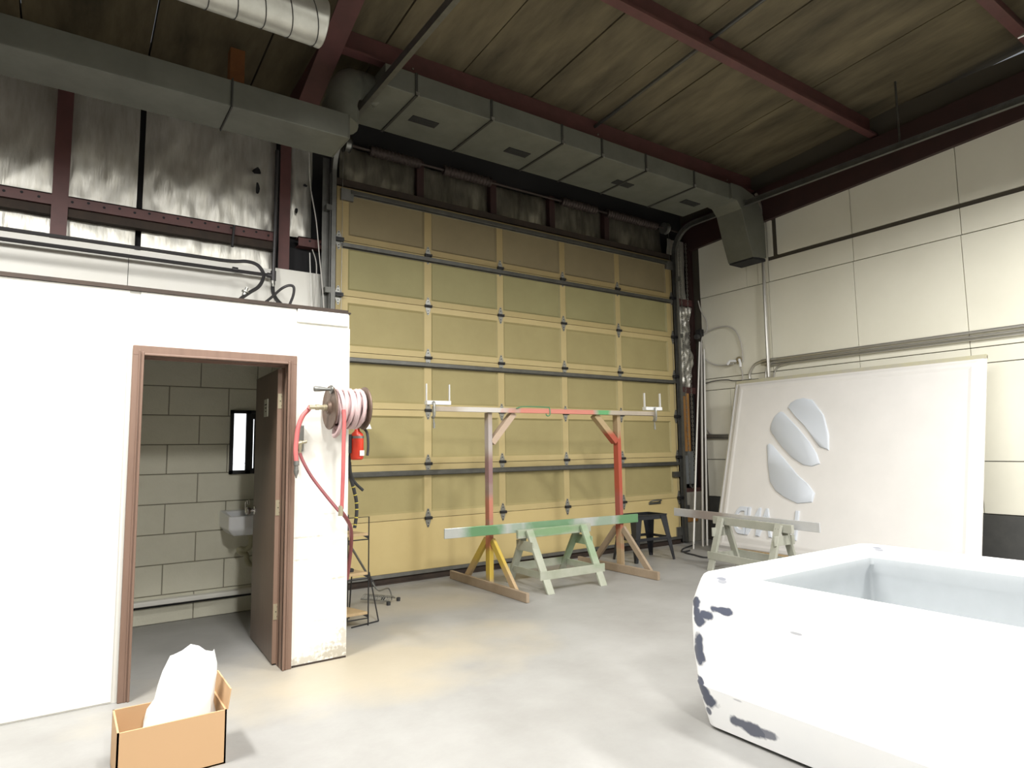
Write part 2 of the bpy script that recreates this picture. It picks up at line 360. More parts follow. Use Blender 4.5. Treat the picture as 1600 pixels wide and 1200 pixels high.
# washroom partition
YP = -2.13
wp = MB().box(-1.13, -.718, YP, YP+.11, 0, 2.44); wp.box(-2.06, -1.13, YP, YP+.11, 2.06, 2.44); wp.box(-4.6, -2.06, YP, YP+.11, 0, 2.44)
M['whitedirty'] = mat('scuffed_white_paint', (.80, .79, .745), .5, col2=(.74, .725, .66), nscale=2.2, bump=.06)
blobs(M['whitedirty'], [(-.10, .03, .12, .03, .6), (.12, .05, .12, .05, .75), (.17, .12, .04, .09, .55), (-.02, .10, .05, .02, .3), (.14, .55, .05, .006, .5), (-.11, .85, .1, .005, .5), (-.12, .70, .08, .004, .45), (.0, .28, .05, .006, .3), (.06, 1.0, .05, .004, .3)], (.33, .29, .22), axes=(0, 2), ndist=1.1, nscale=38, soft=.5)
wp = wp.build('wall_partition', 'white'); tag(wp, kind='structure', label='white washroom partition wall with scuffed lower edge')
sh = MB().box(-.195, .19, 0, .012, .012, 2.33); shm = sh.mesh('wall_sheet', M['whitedirty']); o = inst('wall_sheet', shm, wp, (-.907, YP-.012, 0))
MB().box(-2.06, -1.107, YP-.008, YP, 2.10, 2.44).build('wall_sheet', 'white', wp, bev=.002)
MB().box(-1.10, -.728, YP-.02, YP, 2.345, 2.44).build('wall_sheet', 'white', wp, bev=.006)
MB().box(-4.6, -2.12, YP-.008, YP, .01, 2.44).build('wall_sheet', 'white', wp, bev=.002)
MB().box(-1.09, -.72, YP-.016, YP, 0, .012).build('sole_plate', 'darkbrown', wp)
cb = MB().box(-4.6, -.712, YP-.02, -.2, 2.441, 2.452); cb.box(-4.6, -.73, YP-.012, -.2, 2.452, 2.468)
tag(cb.build('ceiling_washroom', 'darkbrown'), kind='structure', label='plywood lid of the washroom')
tag(MB().box(-.80, -.718, YP+.11, -.2, 0, 2.44).build('wall_washroom_right', 'block'), kind='structure', label='washroom side wall')
tag(MB().box(-2.75, -2.65, YP+.11, -.2, 0, 2.44).build('wall_washroom_left', 'block'), kind='structure', label='washroom inner side wall')
wk = MB().box(-2.65, -.80, -.302, -.2, 0, 2.44).build('wall_washroom_back', 'mortar'); tag(wk, kind='structure', label='painted concrete block wall at the back of the washroom')
zz = [0, .235, .49, .745, 1.0, 1.257, 1.514, 1.772, 2.028, 2.285, 2.44]
for r in range(len(zz)-1):
    x = -2.65 + (0 if r % 2 else -.24); off = 0
    while x < -.80:
        a = max(x, -2.65); c = min(x+.49, -.80)
        if c-a > .06: MB().box(a+.004, c-.004, -.312, -.302, zz[r]+.004, zz[r+1]-.004).build('block', 'block', wk, bev=.003)
        x += .49
# washroom door frame
tr = thing('trim_1', (-1.1, YP, 0), kind='structure', label='brown wooden door casing of the washroom')
def jambpoly(x, s): # casing leg with stepped profile, s=+1 right leg
    b = MB(); b.box(min(x, x+s*.062), max(x, x+s*.062), YP-.035, YP-.012, 0, 2.10); b.box(min(x, x+s*.014), max(x, x+s*.014), YP-.045, YP+.13, 0, 2.06); b.box(min(x+s*.02, x+s*.03), max(x+s*.02, x+s*.03), YP-.04, YP-.03, 0, 2.07)
    return b
jambpoly(-1.163, 1).build('casing_leg', 'casing', tr, bev=.004); jambpoly(-2.03, -1).build('casing_leg', 'casing', tr, bev=.004)
b = MB(); b.box(-2.09, -1.101, YP-.036, YP-.012, 2.038, 2.10); b.box(-2.03, -1.163, YP-.045, YP+.13, 2.038, 2.052); b.build('casing_head', 'casing', tr, bev=.004)
b = MB(); b.box(-1.163, -1.15, YP+.05, YP+.065, 0, 2.04); b.box(-2.03, -1.163, YP+.05, YP+.065, 2.024, 2.038); b.build('door_stop', 'casing', tr)
# washroom door leaf, swung inwards
d2 = thing('door_2', (-1.16, -2.0, 0), kind='structure', label='dark brown washroom door standing open')
HX, HY = -1.152, -2.02; ang = math.radians(2.5)
def lp(t, s, z): # along leaf, across, height
    return Vector((HX + math.sin(ang)*t - math.cos(ang)*s, HY + math.cos(ang)*t + math.sin(ang)*s, z))
def leafbox(t0, t1, s0, s1, z0, z1):
    b = MB(); v = [lp(t, s, z) for t in (t0, t1) for s in (s0, s1) for z in (z0, z1)]
    return b.add(v, [(0, 1, 3, 2), (4, 6, 7, 5), (0, 4, 5, 1), (2, 3, 7, 6), (0, 2, 6, 4), (1, 5, 7, 3)])
leafbox(.002, .76, 0, .04, .012, 2.02).build('door_leaf', 'leaf', d2, bev=.002)
leafbox(0, .002, .002, .038, .012, 2.02).build('edge_strip', 'leafedge', d2)
for z in (1.74, .3, 1.0): 
    h = leafbox(-.003, .0, -.004, .036, z, z+.105).build('hinge_plate', 'brass', d2)
    for dz, s in ((.02, .01), (.053, .02), (.085, .01)): MB().lathe(lp(-.003, s, z+dz), (0, -1, 0), [(0, .004), (.002, .004)], 6).build('screw', 'dark', h)
sg = leafbox(.30, .42, .04, .045, 1.70, 1.83).build('door_sign', 'paper', d2)
M['signpaper'] = mat('pale_green_plate', (.42, .42, .33), .5); sg.data.materials[0] = M['signpaper']
for k, z in enumerate((1.79, 1.765, 1.74)): leafbox(.325+.01*k, .40-.012*k, .045, .0455, z-.004, z+.004).build('print_line', 'dark', sg)
kb = MB().lathe(lp(.69, .04, .985), Vector((-math.cos(ang), math.sin(ang), 0)), [(0, .032), (.006, .032), (.008, .012), (.03, .012), (.035, .022), (.045, .029), (.06, .029), (.07, .02), (.072, .005)], 20).build('door_knob', 'chrome', d2, True)
tag(kb, label='chrome door knob')
# slot window in the washroom
w1 = thing('window_1', (-1.0, -.315, 1.24), kind='structure', label='narrow black framed washroom window with bright frosted pane')
b = MB(); b.box(-1.165, -1.135, -.345, -.312, 1.24, 1.825); b.box(-.80, -.83, -.345, -.312, 1.24, 1.825); b.box(-1.165, -.80, -.345, -.312, 1.24, 1.275); b.box(-1.165, -.80, -.345, -.312, 1.795, 1.825); b.box(-1.03, -.985, -.345, -.312, 1.24, 1.825); b.box(-.985, -.83, -.325, -.312, 1.24, 1.825)
b.build('window_frame', 'black', w1, bev=.002)
MB().box(-1.135, -1.03, -.32, -.312, 1.275, 1.795).build('pane', 'pane', w1); MB().box(-.962, -.957, -.327, -.325, 1.29, 1.745).build('pane', 'pane', w1)
MB().box(-1.135, -1.03, -.322, -.32, 1.335, 1.339).build('glazing_bar', 'blackrub', w1)

# ================================================================ OVERHEAD DOOR
SX = 1.0208; SH = .61; ZB = .06
d1 = thing('door_1', (2.6, 0, 0), kind='structure', label='large mustard yellow sectional overhead door with five panel columns')
DL, DR = -.085, 5.25
hx = [-.06, SX, 2*SX, 3*SX, 4*SX, 5.228]
sw = .046
for r in range(7):                          # r=0 bottom
    z0 = ZB+r*SH+.003; z1 = ZB+(r+1)*SH-.003; b = MB()
    if r == 0:
        b.box(DL, DR, -.012, .04, .105, z1); sec = b.build('door_section', 'bottompanel', d1, bev=.003); continue
    b.box(DL, DR, .012, .04, z0, z1)
    b.box(DL, DR, -.012, .012, z0, z0+.068); b.box(DL, DR, -.012, .012, z1-.068, z1)
    edges = [(DL, DL+.135)] + [(hx[c]-sw, hx[c]+sw) for c in range(1, 5)] + [(DR-.135, DR)]
    for a, c in edges: b.box(a, c, -.0119, .012, z0+.068, z1-.068)
    sec = b.build('door_section', {6: 'raildim', 5: 'railgrey'}.get(r, 'rail'), d1)
    for k in range(5):
        a, c = edges[k][1], edges[k+1][0]; p0, p1 = z0+.068, z1-.068; m_ = .022; pb = MB()
        v = [(a, -.012, p0), (c, -.012, p0), (c, -.012, p1), (a, -.012, p1), (a+m_, .006, p0+m_), (c-m_, .006, p0+m_), (c-m_, .006, p1-m_), (a+m_, .006, p1-m_)]
        pb.add(v, [(0, 1, 5, 4), (1, 2, 6, 5), (2, 3, 7, 6), (3, 0, 4, 7), (4, 5, 6, 7)])
        pb.build('door_panel', {6: 'panelsootdim', 5: 'panelgrey'}.get(r, 'panel'), sec)
# struts
for z, xa, xb in ((ZB+6*SH-.055, -.03, 5.2), (ZB+4*SH-.085, -.03, 5.22), (ZB+2*SH-.10, -.03, 5.22), (ZB+7*SH-.06, .06, 5.12)):
    b = MB(); b.box(xa, xb, -.055, -.012, z-.006, z+.02); b.box(xa, xb, -.062, -.05, z-.022, z+.022); b.box(xa, xb, -.02, -.0125, z-.03, z+.03); b.build('strut', 'bar', d1, bev=.003)
b = MB(); b.box(DL, DR, -.024, .04, .066, .105); b.build('bottom_seal_strip', 'steel', d1); MB().box(DL, DR, .0, .05, .012, .066).build('bottom_seal', 'darkbrown', d1)
MB().box(DL, DR, -.05, .07, 0, .012).build('sill_plate', 'darkbrown', d1)
# hinges
hb = MB(); hb.prism([(-.034, 0, .012), (.034, 0, .012), (.030, 0, .045), (.008, 0, .105), (-.008, 0, .105), (-.030, 0, .045)], (0, -.006, 0))
hb.prism([(-.034, 0, -.012), (.034, 0, -.012), (.030, 0, -.045), (.008, 0, -.105), (-.008, 0, -.105), (-.030, 0, -.045)], (0, -.006, 0))
hm = hb.mesh('hinge', M['zinc']); kb_ = MB(); kb_.lathe((-.042, -.014, 0), (1, 0, 0), [(0, .016), (.084, .016)], 10); kb_.box(-.044, -.036, -.03, 0, -.016, .016); kb_.box(.036, .044, -.03, 0, -.016, .016); km = kb_.mesh('hinge_barrel', M['black'])
bm_ = MB().lathe((0, -.006, 0), (0, -1, 0), [(0, .007), (.005, .006)], 6).mesh('bolt', M['black'])
rm = MB(); rm.lathe((0, -.04, 0), (1, 0, 0), [(-.02, .012), (.06, .012)], 8); rm.lathe((.0, -.05, 0), (1, 0, 0), [(.06, .03), (.09, .03)], 12); rm.box(-.045, .045, -.05, -.006, -.02, .02); rml = rm.mesh('roller', M['black'])
rm2 = MB(); rm2.lathe((0, -.04, 0), (-1, 0, 0), [(-.02, .012), (.06, .012)], 8); rm2.lathe((.0, -.05, 0), (-1, 0, 0), [(.06, .03), (.09, .03)], 12); rm2.box(-.045, .045, -.05, -.006, -.02, .02); rmr = rm2.mesh('roller', M['black'])
for c in range(6):
    for r in range(1, 7):
        pos = (hx[c], -.012, ZB+r*SH); h = inst('hinge', hm, d1, pos)
        if c in (0, 5): inst('roller', rmr if c == 0 else rml, h, pos)
        else: inst('hinge_barrel', km, h, pos)
        for dz in (.055, .088, -.055, -.088): inst('bolt', bm_, h, (pos[0], pos[1], pos[2]+dz))
for x in (.0, 5.16): part('top_bracket', 'steel', d1, x-.05, x+.09, -.05, -.012, 4.17, 4.30)
for x in (-.02, 5.2):
    part('bottom_bracket', 'steel', d1, x-.06, x+.06, -.03, -.012, ZB+.05, ZB+.18)
lh = P(1023, 784, 'y', -.02); b = MB(); b.tube(spline([lh+Vector((-.10, 0, 0)), lh+Vector((-.09, -.045, .02)), lh+Vector((0, -.055, .025)), lh+Vector((.09, -.045, .02)), lh+Vector((.10, 0, 0))], 5), .011, 8); b.tube([lh+Vector((-.12, .005, -.02)), lh+Vector((.12, .005, -.02))], .018, 8); b.build('lift_handle', 'steel', d1, True)
part('slide_lock', 'bar', d1, 5.10, 5.30, -.05, -.012, .98, 1.06)
# tracks
def track(x, s):
    b = MB(); y0 = -.075; R = .40; zt = 4.40
    path = [(y0, .02), (y0, zt)] + [(y0-R+R*math.cos(a), zt+R*math.sin(a)) for a in [PI/2*k/10 for k in range(1, 11)]] + [(-4.6, zt+R+.02)]
    for (dx, dn, wx, wn) in ((0, 0, .008, .075), (-s*.022, .034, .044, .006), (-s*.022, -.034, .044, .006)):
        v = []; f = []
        for i, (yy, z) in enumerate(path):
            a = path[max(i-1, 0)]; c = path[min(i+1, len(path)-1)]; ty, tz = c[0]-a[0], c[1]-a[1]; L = math.hypot(ty, tz); ny, nz = -tz/L, ty/L
            for (p, q) in ((-wx/2, -wn/2), (wx/2, -wn/2), (wx/2, wn/2), (-wx/2, wn/2)):
                v.append((x+dx+p, yy+ny*(dn+q), z+nz*(dn+q)))
        n = len(path)
        for i in range(n-1):
            for k in range(4): f.append((i*4+k, i*4+(k+1) % 4, (i+1)*4+(k+1) % 4, (i+1)*4+k))
        f += [(0, 1, 2, 3), (n*4-4, n*4-3, n*4-2, n*4-1)]
        b.add(v, f)
    b.build('track', 'tracksteel', d1)
    b = MB(); xa = x+s*.01; b.box(min(xa, xa+s*.006), max(xa, xa+s*.006), -.10, .1, .02, 4.42); b.box(min(xa, xa+s*.07), max(xa, xa+s*.07), -.03, -.022, .02, 4.6)
    b.build('jamb_angle', 'tracksteel', d1)
    for z in (.5, 1.3, 2.2, 3.1, 4.0):
        part('track_bracket', 'bar', d1, min(x, x+s*.06), max(x, x+s*.06), -.11, -.02, z, z+.06)
    for y in (-3.4,): MB().tube([(x+s*.02, y, 4.85), (x+s*.02, y, roofz(y)-.02)], .012, 6).build('track_hanger', 'bar', d1)
track(-.17, -1); track(5.29, 1)
# torsion shaft and springs
MB().tube([(-.2, .02, 4.84), (5.5, .02, 4.84)], .016, 8).build('torsion_shaft', 'springshade', d1, True)
for (xa, xb) in ((.3, .95), (1.25, 1.95), (3.1, 3.75), (3.95, 5.0)):
    pr_ = []; n = int((xb-xa)/.045)
    for k in range(n*2): pr_.append(((xb-xa)*k/(n*2), .062 if k % 2 else .052))
    MB().lathe((xa, .02, 4.84), (1, 0, 0), pr_, 14).build('torsion_spring', 'springshade', d1, True)
for x in (.0, 5.15): MB().lathe((x, .02, 4.84), (1, 0, 0), [(0, .09), (.01, .075), (.06, .075), (.07, .09)], 18).build('cable_drum', 'steel', d1, True)
for x in (-.03, 5.2): MB().tube([(x, -.035, 4.76), (x, -.03, .15)], .003, 5).build('lift_cable', 'steel', d1)

# ================================================================ LAMPS
for i, (x, y, pw) in enumerate(LAMPS):
    t = thing('shop_light', (x, y, LAMP_Z), 'fluorescent shop light hung '+['out of view above the truck box and leaning sign', 'out of view over the middle of the floor', 'out of view in front of the washroom door', 'out of view at the far left, before the washroom', 'far behind the viewer on the right', 'far behind the viewer on the left'][i], 'lamp', 'fluorescent shop lights')
    b = MB(); b.prism([(x-.22, y-.65, LAMP_Z), (x-.24, y-.65, LAMP_Z), (x-.10, y-.65, LAMP_Z+.09), (x+.10, y-.65, LAMP_Z+.09), (x+.24, y-.65, LAMP_Z), (x+.22, y-.65, LAMP_Z), (x+.09, y-.65, LAMP_Z+.075), (x-.09, y-.65, LAMP_Z+.075)], (0, 1.3, 0)); b.build('reflector', 'lamph', t)
    for dx in (-.07, .07): MB().tube([(x+dx, y-.6, LAMP_Z+.045), (x+dx, y+.6, LAMP_Z+.045)], .016, 8).build('tube', 'lamp', t)
    for dy in (-.5, .5): MB().tube([(x, y+dy, LAMP_Z+.09), (x, y+dy, roofz(y+dy)-.03)], .004, 5).build('hanger', 'bar', t)
    L = bpy.data.lights.new('shop_light_beam', 'AREA'); L.shape = 'RECTANGLE'; L.size = .36; L.size_y = 1.2; L.energy = LAMP_W*pw; L.color = (1, .985, .945)
    lo = bpy.data.objects.new('shop_light_beam', L); COL.objects.link(lo); lo.parent = t; lo.location = (0, 0, .02)

# ================================================================ DUCTS
dz0, dz1, dy0, dy1 = 4.83, 5.05, -1.33, -.50
ad = thing('main_air_duct', (2.6, -.9, 4.83), 'long flat grey sheet metal air duct running above the yellow overhead door', 'duct')
jx = [-.10, .22, 1.08, 2.02, 2.62, 3.35, 4.25, 5.0]
for i in range(len(jx)-1):
    part('duct_section', 'duct', ad, jx[i]+.002, jx[i+1]-.002, dy0, dy1, dz0, dz1, bev=.006)
for x in jx[1:-1]:
    b = MB(); b.box(x-.012, x+.012, dy0-.012, dy0, dz0-.012, dz1); b.box(x-.012, x+.012, dy0-.012, dy1, dz0-.014, dz0-.001); b.build('joint_flange', 'seam', ad)
    MB().box(x-.01, x+.03, dy0-.014, dy0-.005, dz0-.006, dz0+.03).build('joint_clip', 'zinc', ad)
for px, py in ((662, 190), (808, 238), (973, 287), (1078, 317)):
    c = P(px, py, 'z', dz0); v = part('vent_grille', 'dark', ad, c.x-.15, c.x+.15, c.y-.06, c.y+.06, dz0-.006, dz0)
    for k in range(5): MB().box(c.x-.15, c.x+.15, c.y-.05+k*.024, c.y-.044+k*.024, dz0-.010, dz0-.006).build('vent_slat', 'seam', v)
# elbow at the right end turning down the wall
b = MB(); pts = []
for k in range(9):
    a = PI/2*k/8; pts.append((5.0+.42*math.sin(a), dz1-.42+.42*math.cos(a)))
poly = [(5.0, dz1)] + pts[1:] + [(5.42, 4.06), (5.30, 4.06), (5.14, 4.45), (5.0, dz0)]
poly = [(5.0, dz0), (5.0, dz1), (5.22, dz1), (5.5, 4.98), (5.68, 4.80), (5.725, 4.55), (5.725, 4.10), (5.42, 4.07), (5.30, 4.40), (5.20, 4.72), (5.10, 4.82)]
b.prism([(x, -1.36, z) for x, z in poly], (0, .42, 0)); b.build('elbow', 'duct', ad, bev=.006)
part('elbow_mouth', 'dark', ad, 5.43, 5.715, -1.35, -.95, 4.05, 4.085)
# left gooseneck down to the box duct
b = MB(); b.tube(spline([(.0, -.95, 4.94), (-.16, -.97, 4.97), (-.33, -1.02, 4.90), (-.42, -1.07, 4.72), (-.45, -1.1, 4.44)], 5), [.13]*9+[.15]*8+[.17]*4, 16); b.build('gooseneck', 'duct', ad, True)
bd = thing('box_duct', (-1.4, -1.15, 4.19), 'boxy grey sheet metal duct at upper left above the washroom', 'duct')
part('duct_section', 'duct', bd, -1.425, -.46, -1.37, -.92, 4.195, 4.42, bev=.006); part('duct_section', 'duct', bd, -3.0, -1.435, -1.37, -.92, 4.195, 4.42, bev=.006)
part('joint_flange', 'seam', bd, -1.435, -1.425, -1.385, -.91, 4.185, 4.43)
MB().prism([(-.46, -1.37, 4.195), (-.46, -1.37, 4.42), (-.46, -.92, 4.42), (-.46, -.92, 4.195)], (.012, 0, 0)).build('end_cap', 'duct', bd, bev=.003)
sd = thing('spiral_duct', (-1.6, -2.45, 4.27), 'round pale grey spiral duct at the upper left corner', 'duct')
xe = -1.06; cz = 4.40; cy = -2.47; R = .16
MB().lathe((xe, cy, cz), (-1, 0, 0), [(0, R*.96), (.005, R), (.03, R), (.035, R*.985), (2.6, R*.985)], 28).build('duct_tube', 'spiral', sd, True)
b = MB()
for k in range(16):
    x = xe-.10-k*.17; b.tube([(x-.06*t/24*0 - .05*math.sin(2*PI*t/24), cy+R*math.cos(2*PI*t/24), cz+R*math.sin(2*PI*t/24)) for t in range(24)], .004, 4, closed=True)
b.build('spiral_seam', 'seam', sd)
MB().lathe((-1.22, cy-.06, cz+.10), (.1, -.1, 1), [(0, .12), (.06, .12), (.07, .13), (.09, .13), (.1, .12), (.9, .12)], 24).build('branch_collar', 'spiral', sd, True)

# ================================================================ PAINT RACK
M['rackL'] = mat('sprayed_post_left', (.38, .31, .24), .65, col2=(.30, .24, .20), nscale=5)
blobs(M['rackL'], [(0, .33, .2, .22, .95)], (.54, .38, .05), axes=(0, 2), nscale=6, soft=.25)
blobs(M['rackL'], [(0, .55, .2, .14, .9), (0, .82, .2, .14, .8)], (.50, .16, .10), axes=(0, 2), nscale=6, soft=.35)
blobs(M['rackL'], [(0, 1.22, .2, .16, .8), (0, 1.05, .2, .1, .5)], (.20, .10, .11), axes=(0, 2), nscale=6, soft=.4)
blobs(M['rackL'], [(0, 1.55, .2, .16, .7)], (.42, .38, .38), axes=(0, 2), nscale=6, soft=.4)
M['rackR'] = mat('sprayed_post_right', (.40, .29, .17), .65, col2=(.33, .24, .14), nscale=5)
blobs(M['rackR'], [(0, 1.02, .2, .56, .97)], (.37, .065, .035), axes=(0, 2), nscale=5, soft=.2)
blobs(M['rackR'], [(0, .72, .2, .2, .5)], (.28, .10, .09), axes=(0, 2), nscale=5, soft=.3)
M['rackbar'] = mat('sprayed_crossbar', (.42, .36, .29), .6, col2=(.35, .30, .24), nscale=6)
blobs(M['rackbar'], [(-.9, 0, .28, .3, .7)], (.62, .60, .58), axes=(0, 2), nscale=5, soft=.4)
blobs(M['rackbar'], [(-.02, 0, .58, .3, .95)], (.56, .20, .15), axes=(0, 2), nscale=5, soft=.15)
blobs(M['rackbar'], [(.66, 0, .10, .3, .95)], (.10, .34, .13), axes=(0, 2), nscale=5, soft=.2)
M['rackbrace'] = mat('yellow_sprayed_brace', (.46, .33, .19), .65, col2=(.38, .27, .15), nscale=6)
blobs(M['rackbrace'], [(0, .36, .6, .17, .9)], (.52, .37, .05), axes=(1, 2), nscale=6, soft=.4)
M['rackknee'] = mat('red_sprayed_brace', (.50, .37, .27), .65, col2=(.42, .33, .26), nscale=6)
rk = thing('paint_rack', (2.1, -.95, 0), 'tall wooden goalpost paint rack splashed with red, yellow and green overspray', 'rack')
Lp = Vector((1.265, -.92, 0)); Rp = Vector((2.985, -1.06, 0))
dirr = (Rp-Lp).normalized()
def localpart(b, name, m, parent, org, **k):
    """mesh with its own origin (material patches are in object space)"""
    org = Vector(org); b.v = [tuple(Vector(v)-org) for v in b.v]
    ob = bpy.data.objects.new(name, b.mesh(name, M[m])); COL.objects.link(ob)
    if parent is not None: ob.parent = parent; ob.location = org-worldloc(parent)
    else: ob.location = org
    if k.get('bev'): bv = ob.modifiers.new('bevel', 'BEVEL'); bv.width = k['bev']; bv.segments = 2; bv.limit_method = 'ANGLE'
    return ob
for p, mm in ((Lp, 'rackL'), (Rp, 'rackR')):
    localpart(MB().beam(p+Vector((0, 0, .004)), p+Vector((0, 0, 1.82)), .048, .088, side=dirr), 'post', mm, rk, p, bev=.003)
bz = 1.845; fo = Vector((-.01, -.062, 0))
a = P(668, 640, 'y', -.93); bend = P(1022, 648, 'y', -1.16)
A = Vector((.60, -.93, bz)); B = Vector((3.52, -1.165, bz-.005))
localpart(MB().beam(A, B, .05, .04, side=(0, 0, 1)), 'crossbar', 'rackbar', rk, (A+B)/2, bev=.003)
def fy(t): return Lp + dirr*t
blobs(M['rackknee'], [(0, 1.72, .6, .12, .6)], (.56, .16, .12), axes=(0, 2), nscale=6, soft=.6)
kn = MB().beam(fy(.03)+Vector((0, 0, 1.50)), fy(.30)+Vector((0, 0, 1.815)), .065, .088, side=dirr.cross(Vector((0, 0, 1))).cross(Vector((.65, 0, .76)))); localpart(kn, 'knee_brace', 'rackknee', rk, (0, 0, 0), bev=.003)
M['rackknee2'] = mat('plain_brace', (.44, .33, .19), .65, col2=(.36, .26, .14), nscale=6)
blobs(M['rackknee2'], [(0, 1.53, 5, .10, .95)], (.37, .065, .035), axes=(0, 2), nscale=6, soft=.3)
D = (Rp-Lp).length
kn = MB().beam(fy(D-.03)+Vector((0, 0, 1.50)), fy(D-.33)+Vector((0, 0, 1.815)), .068, .088, side=dirr.cross(Vector((0, 0, 1))).cross(Vector((-.65, 0, .76)))); localpart(kn, 'knee_brace', 'rackknee2', rk, (0, 0, 0), bev=.003)
M['footwood'] = mat('bare_foot_timber', (.36, .28, .20), .7, col2=(.26, .195, .13), nscale=5, bump=.1)
for p, ya, yb_, mm in ((Lp, .74, -.73, 'rackbrace'), (Rp, .70, -.63, 'rackbrace')):
    dx = -.042 if p is Lp else -.042
    MB().beam((p.x+dx, p.y+ya, .046), (p.x+dx-.005, p.y+yb_, .046), .088, .036, side=(0, 0, 1)).build('foot', 'footwood', rk, bev=.003)
    for s in (1, -1):
        b = MB().beam((p.x+.0, p.y+s*.47, .05), (p.x+.0, p.y+s*.055, .50), .07, .036, side=(0, 1, .9*s)); localpart(b, 'foot_brace', 'rackbrace' if p is Lp else 'footwood', rk, (p.x, p.y, 0), bev=.003)
# clamp cradles on both bar ends
def cradle(c, nm, label, tails):
    t = thing('clamp_cradle', c, label, 'clamp', 'clamp cradles on the paint rack')
    c = Vector(c); d = dirr; n = Vector((-d.y, d.x, 0)); 
    b = MB(); b.beam(c+d*-.13-n*.0+Vector((0, 0, .045)), c+d*.13+Vector((0, 0, .045)), .04, .07, side=(0, 0, 1)); b.build('cradle_base', 'whitealum', t, bev=.003)
    for s in (-1, 1):
        b = MB(); b.beam(c+d*.125*s+Vector((0, 0, .05)), c+d*.125*s+Vector((0, 0, .235)), .009, .028, side=d); b.build('cradle_arm', 'whitealum', t, bev=.002)
    b = MB(); q = c+tails
    b.tube(spline([q+Vector((0, -.03, .05)), q+Vector((0, -.045, .02)), q+Vector((0, -.045, -.07)), q+Vector((0, -.03, -.10)), q+Vector((.0, -.0, -.10))], 4), .014, 8); b.build('clamp_frame', 'zinc', t, True)
    b = MB(); b.tube([q+Vector((.01, -.0, -.03)), q+Vector((.02, -.0, -.17))], .008, 8); b.tube([q+Vector((.02, 0, -.15)), q+Vector((.022, 0, -.21))], .012, 8); b.build('clamp_screw', 'zinc', t, True)
    return t
c1 = A+Vector((.06, 0, .015)); c2 = B+Vector((-.03, 0, .015))
cradle(c1, 'l', 'silver clamp with upright prongs on the rack bar end near the hose reel', Vector((-.07, -.01, 0)))
cradle(c2, 'r', 'silver clamp with upright prongs on the rack bar end near the stool', Vector((.0, -.01, 0)))
b = MB(); w0 = A+dirr*1.0+Vector((0, -.03, .03)); pts = [w0+Vector((-.05, 0, -.01)), w0+Vector((.05, 0, .012)), w0+Vector((.36, -.0, .012)), w0+Vector((.38, -.02, 0)), w0+Vector((.38, -.03, -.06)), w0+Vector((.36, -.03, -.085)), w0+Vector((.33, -.03, -.08)), w0+Vector((.325, -.03, -.06))]
tag(b.tube(spline(pts, 4), .006, 6).build('wire_hook', 'green', None, True), 'bent green wire hook hanging on the rack crossbar', 'hook')

# ================================================================ SAWHORSES AND STRAIGHTEDGES
M['sawgreen'] = mat('green_overspray_timber', (.42, .43, .36), .6, col2=(.31, .33, .25), nscale=6, bump=.1)
blobs(M['sawgreen'], [(.0, .56, .40, .05, .75), (.36, .36, .16, .16, .5), (-.2, .4, .12, .12, .4)], (.14, .29, .12), axes=(0, 2), nscale=5, soft=.4)
def sawhorse(c, axis, label, m, L=.97, legx=.36, splay=.36, footx=.34, h=.60):
    """axis: unit vector along the beam"""
    ax = Vector(axis).normalized(); nr = Vector((ax.y, -ax.x, 0)); c = Vector(c)       # nr: towards the viewer side
    t = thing('sawhorse', c, label, 'sawhorse', 'sawhorses')
    def W(a, n, z): return c + ax*a + nr*n + Vector((0, 0, z))
    def rot(ob):  # keep object axes along the horse for the overspray patches
        return ob
    b = MB(); b.beam(W(-L/2, 0, h-.045), W(L/2, 0, h-.045), .09, .04, side=(0, 0, 1)); localpart(b, 'top_beam', m, t, c, bev=.004)
    for s in (-1, 1):
        for q in (-1, 1):
            b = MB(); b.beam(W(s*legx, q*.035, h-.01), W(s*footx+.0, q*splay, .0), .085, .035, side=ax)
            for i, v in enumerate(b.v):
                if v[2] < .02: b.v[i] = (v[0], v[1], 0.0)
            localpart(b, 'leg', m, t, c, bev=.004)
        b = MB(); b.beam(W(s*(legx+.03), -.15, h-.17), W(s*(legx+.03), .15, h-.17), .10, .018, side=(0, 0, 1)); localpart(b, 'gusset', m, t, c, bev=.002)
        k = .20/h; e = splay-(splay-.035)*k
        b = MB(); b.beam(W(s*(footx+.02), -e-.0, .16), W(s*(footx+.02), e, .16), .07, .02, side=(0, 0, 1)); localpart(b, 'end_stretcher', m, t, c, bev=.002)
    for q in (-1, 1):
        z = .17; e = splay-(splay-.035)*(z/h)+.026
        b = MB(); b.beam(W(-legx-.06, q*e, z), W(legx+.06, q*e, z), .085, .02, side=(0, 0, 1)); localpart(b, 'side_stretcher', m, t, c, bev=.003)
    for s in (-1, 1):
        for k in (-.018, .018): MB().lathe(W(s*legx+k, .062, h-.055), nr, [(0, .006), (.006, .005)], 6).build('bolt', 'black', t)
    return t
sawhorse((1.965, -1.128, 0), (.998, -.03, 0), 'green sprayed wooden sawhorse standing under the goalpost paint rack', 'sawgreen', splay=.375)
sawhorse((3.985, -2.12, 0), (-.14, -.99, 0), 'grey sprayed wooden sawhorse standing in front of the leaning sign', 'sawgrey', L=1.14, legx=.42, footx=.42, splay=.23)
M['edgegreen'] = mat('green_sprayed_aluminium', (.62, .63, .62), .35, .5, col2=(.52, .55, .53), nscale=6)
blobs(M['edgegreen'], [(-.84, .05, .22, .5, .9), (.02, .05, .36, .5, .8), (1.14, .05, .20, .5, .9), (-.45, .05, .1, .5, .35), (.75, .05, .14, .5, .45)], (.12, .31, .13), axes=(0, 2), nscale=5, soft=.35)
b = MB().beam((.655, -1.062, .625), (3.215, -1.128, .602), .098, .018, side=(0, 0, 1))
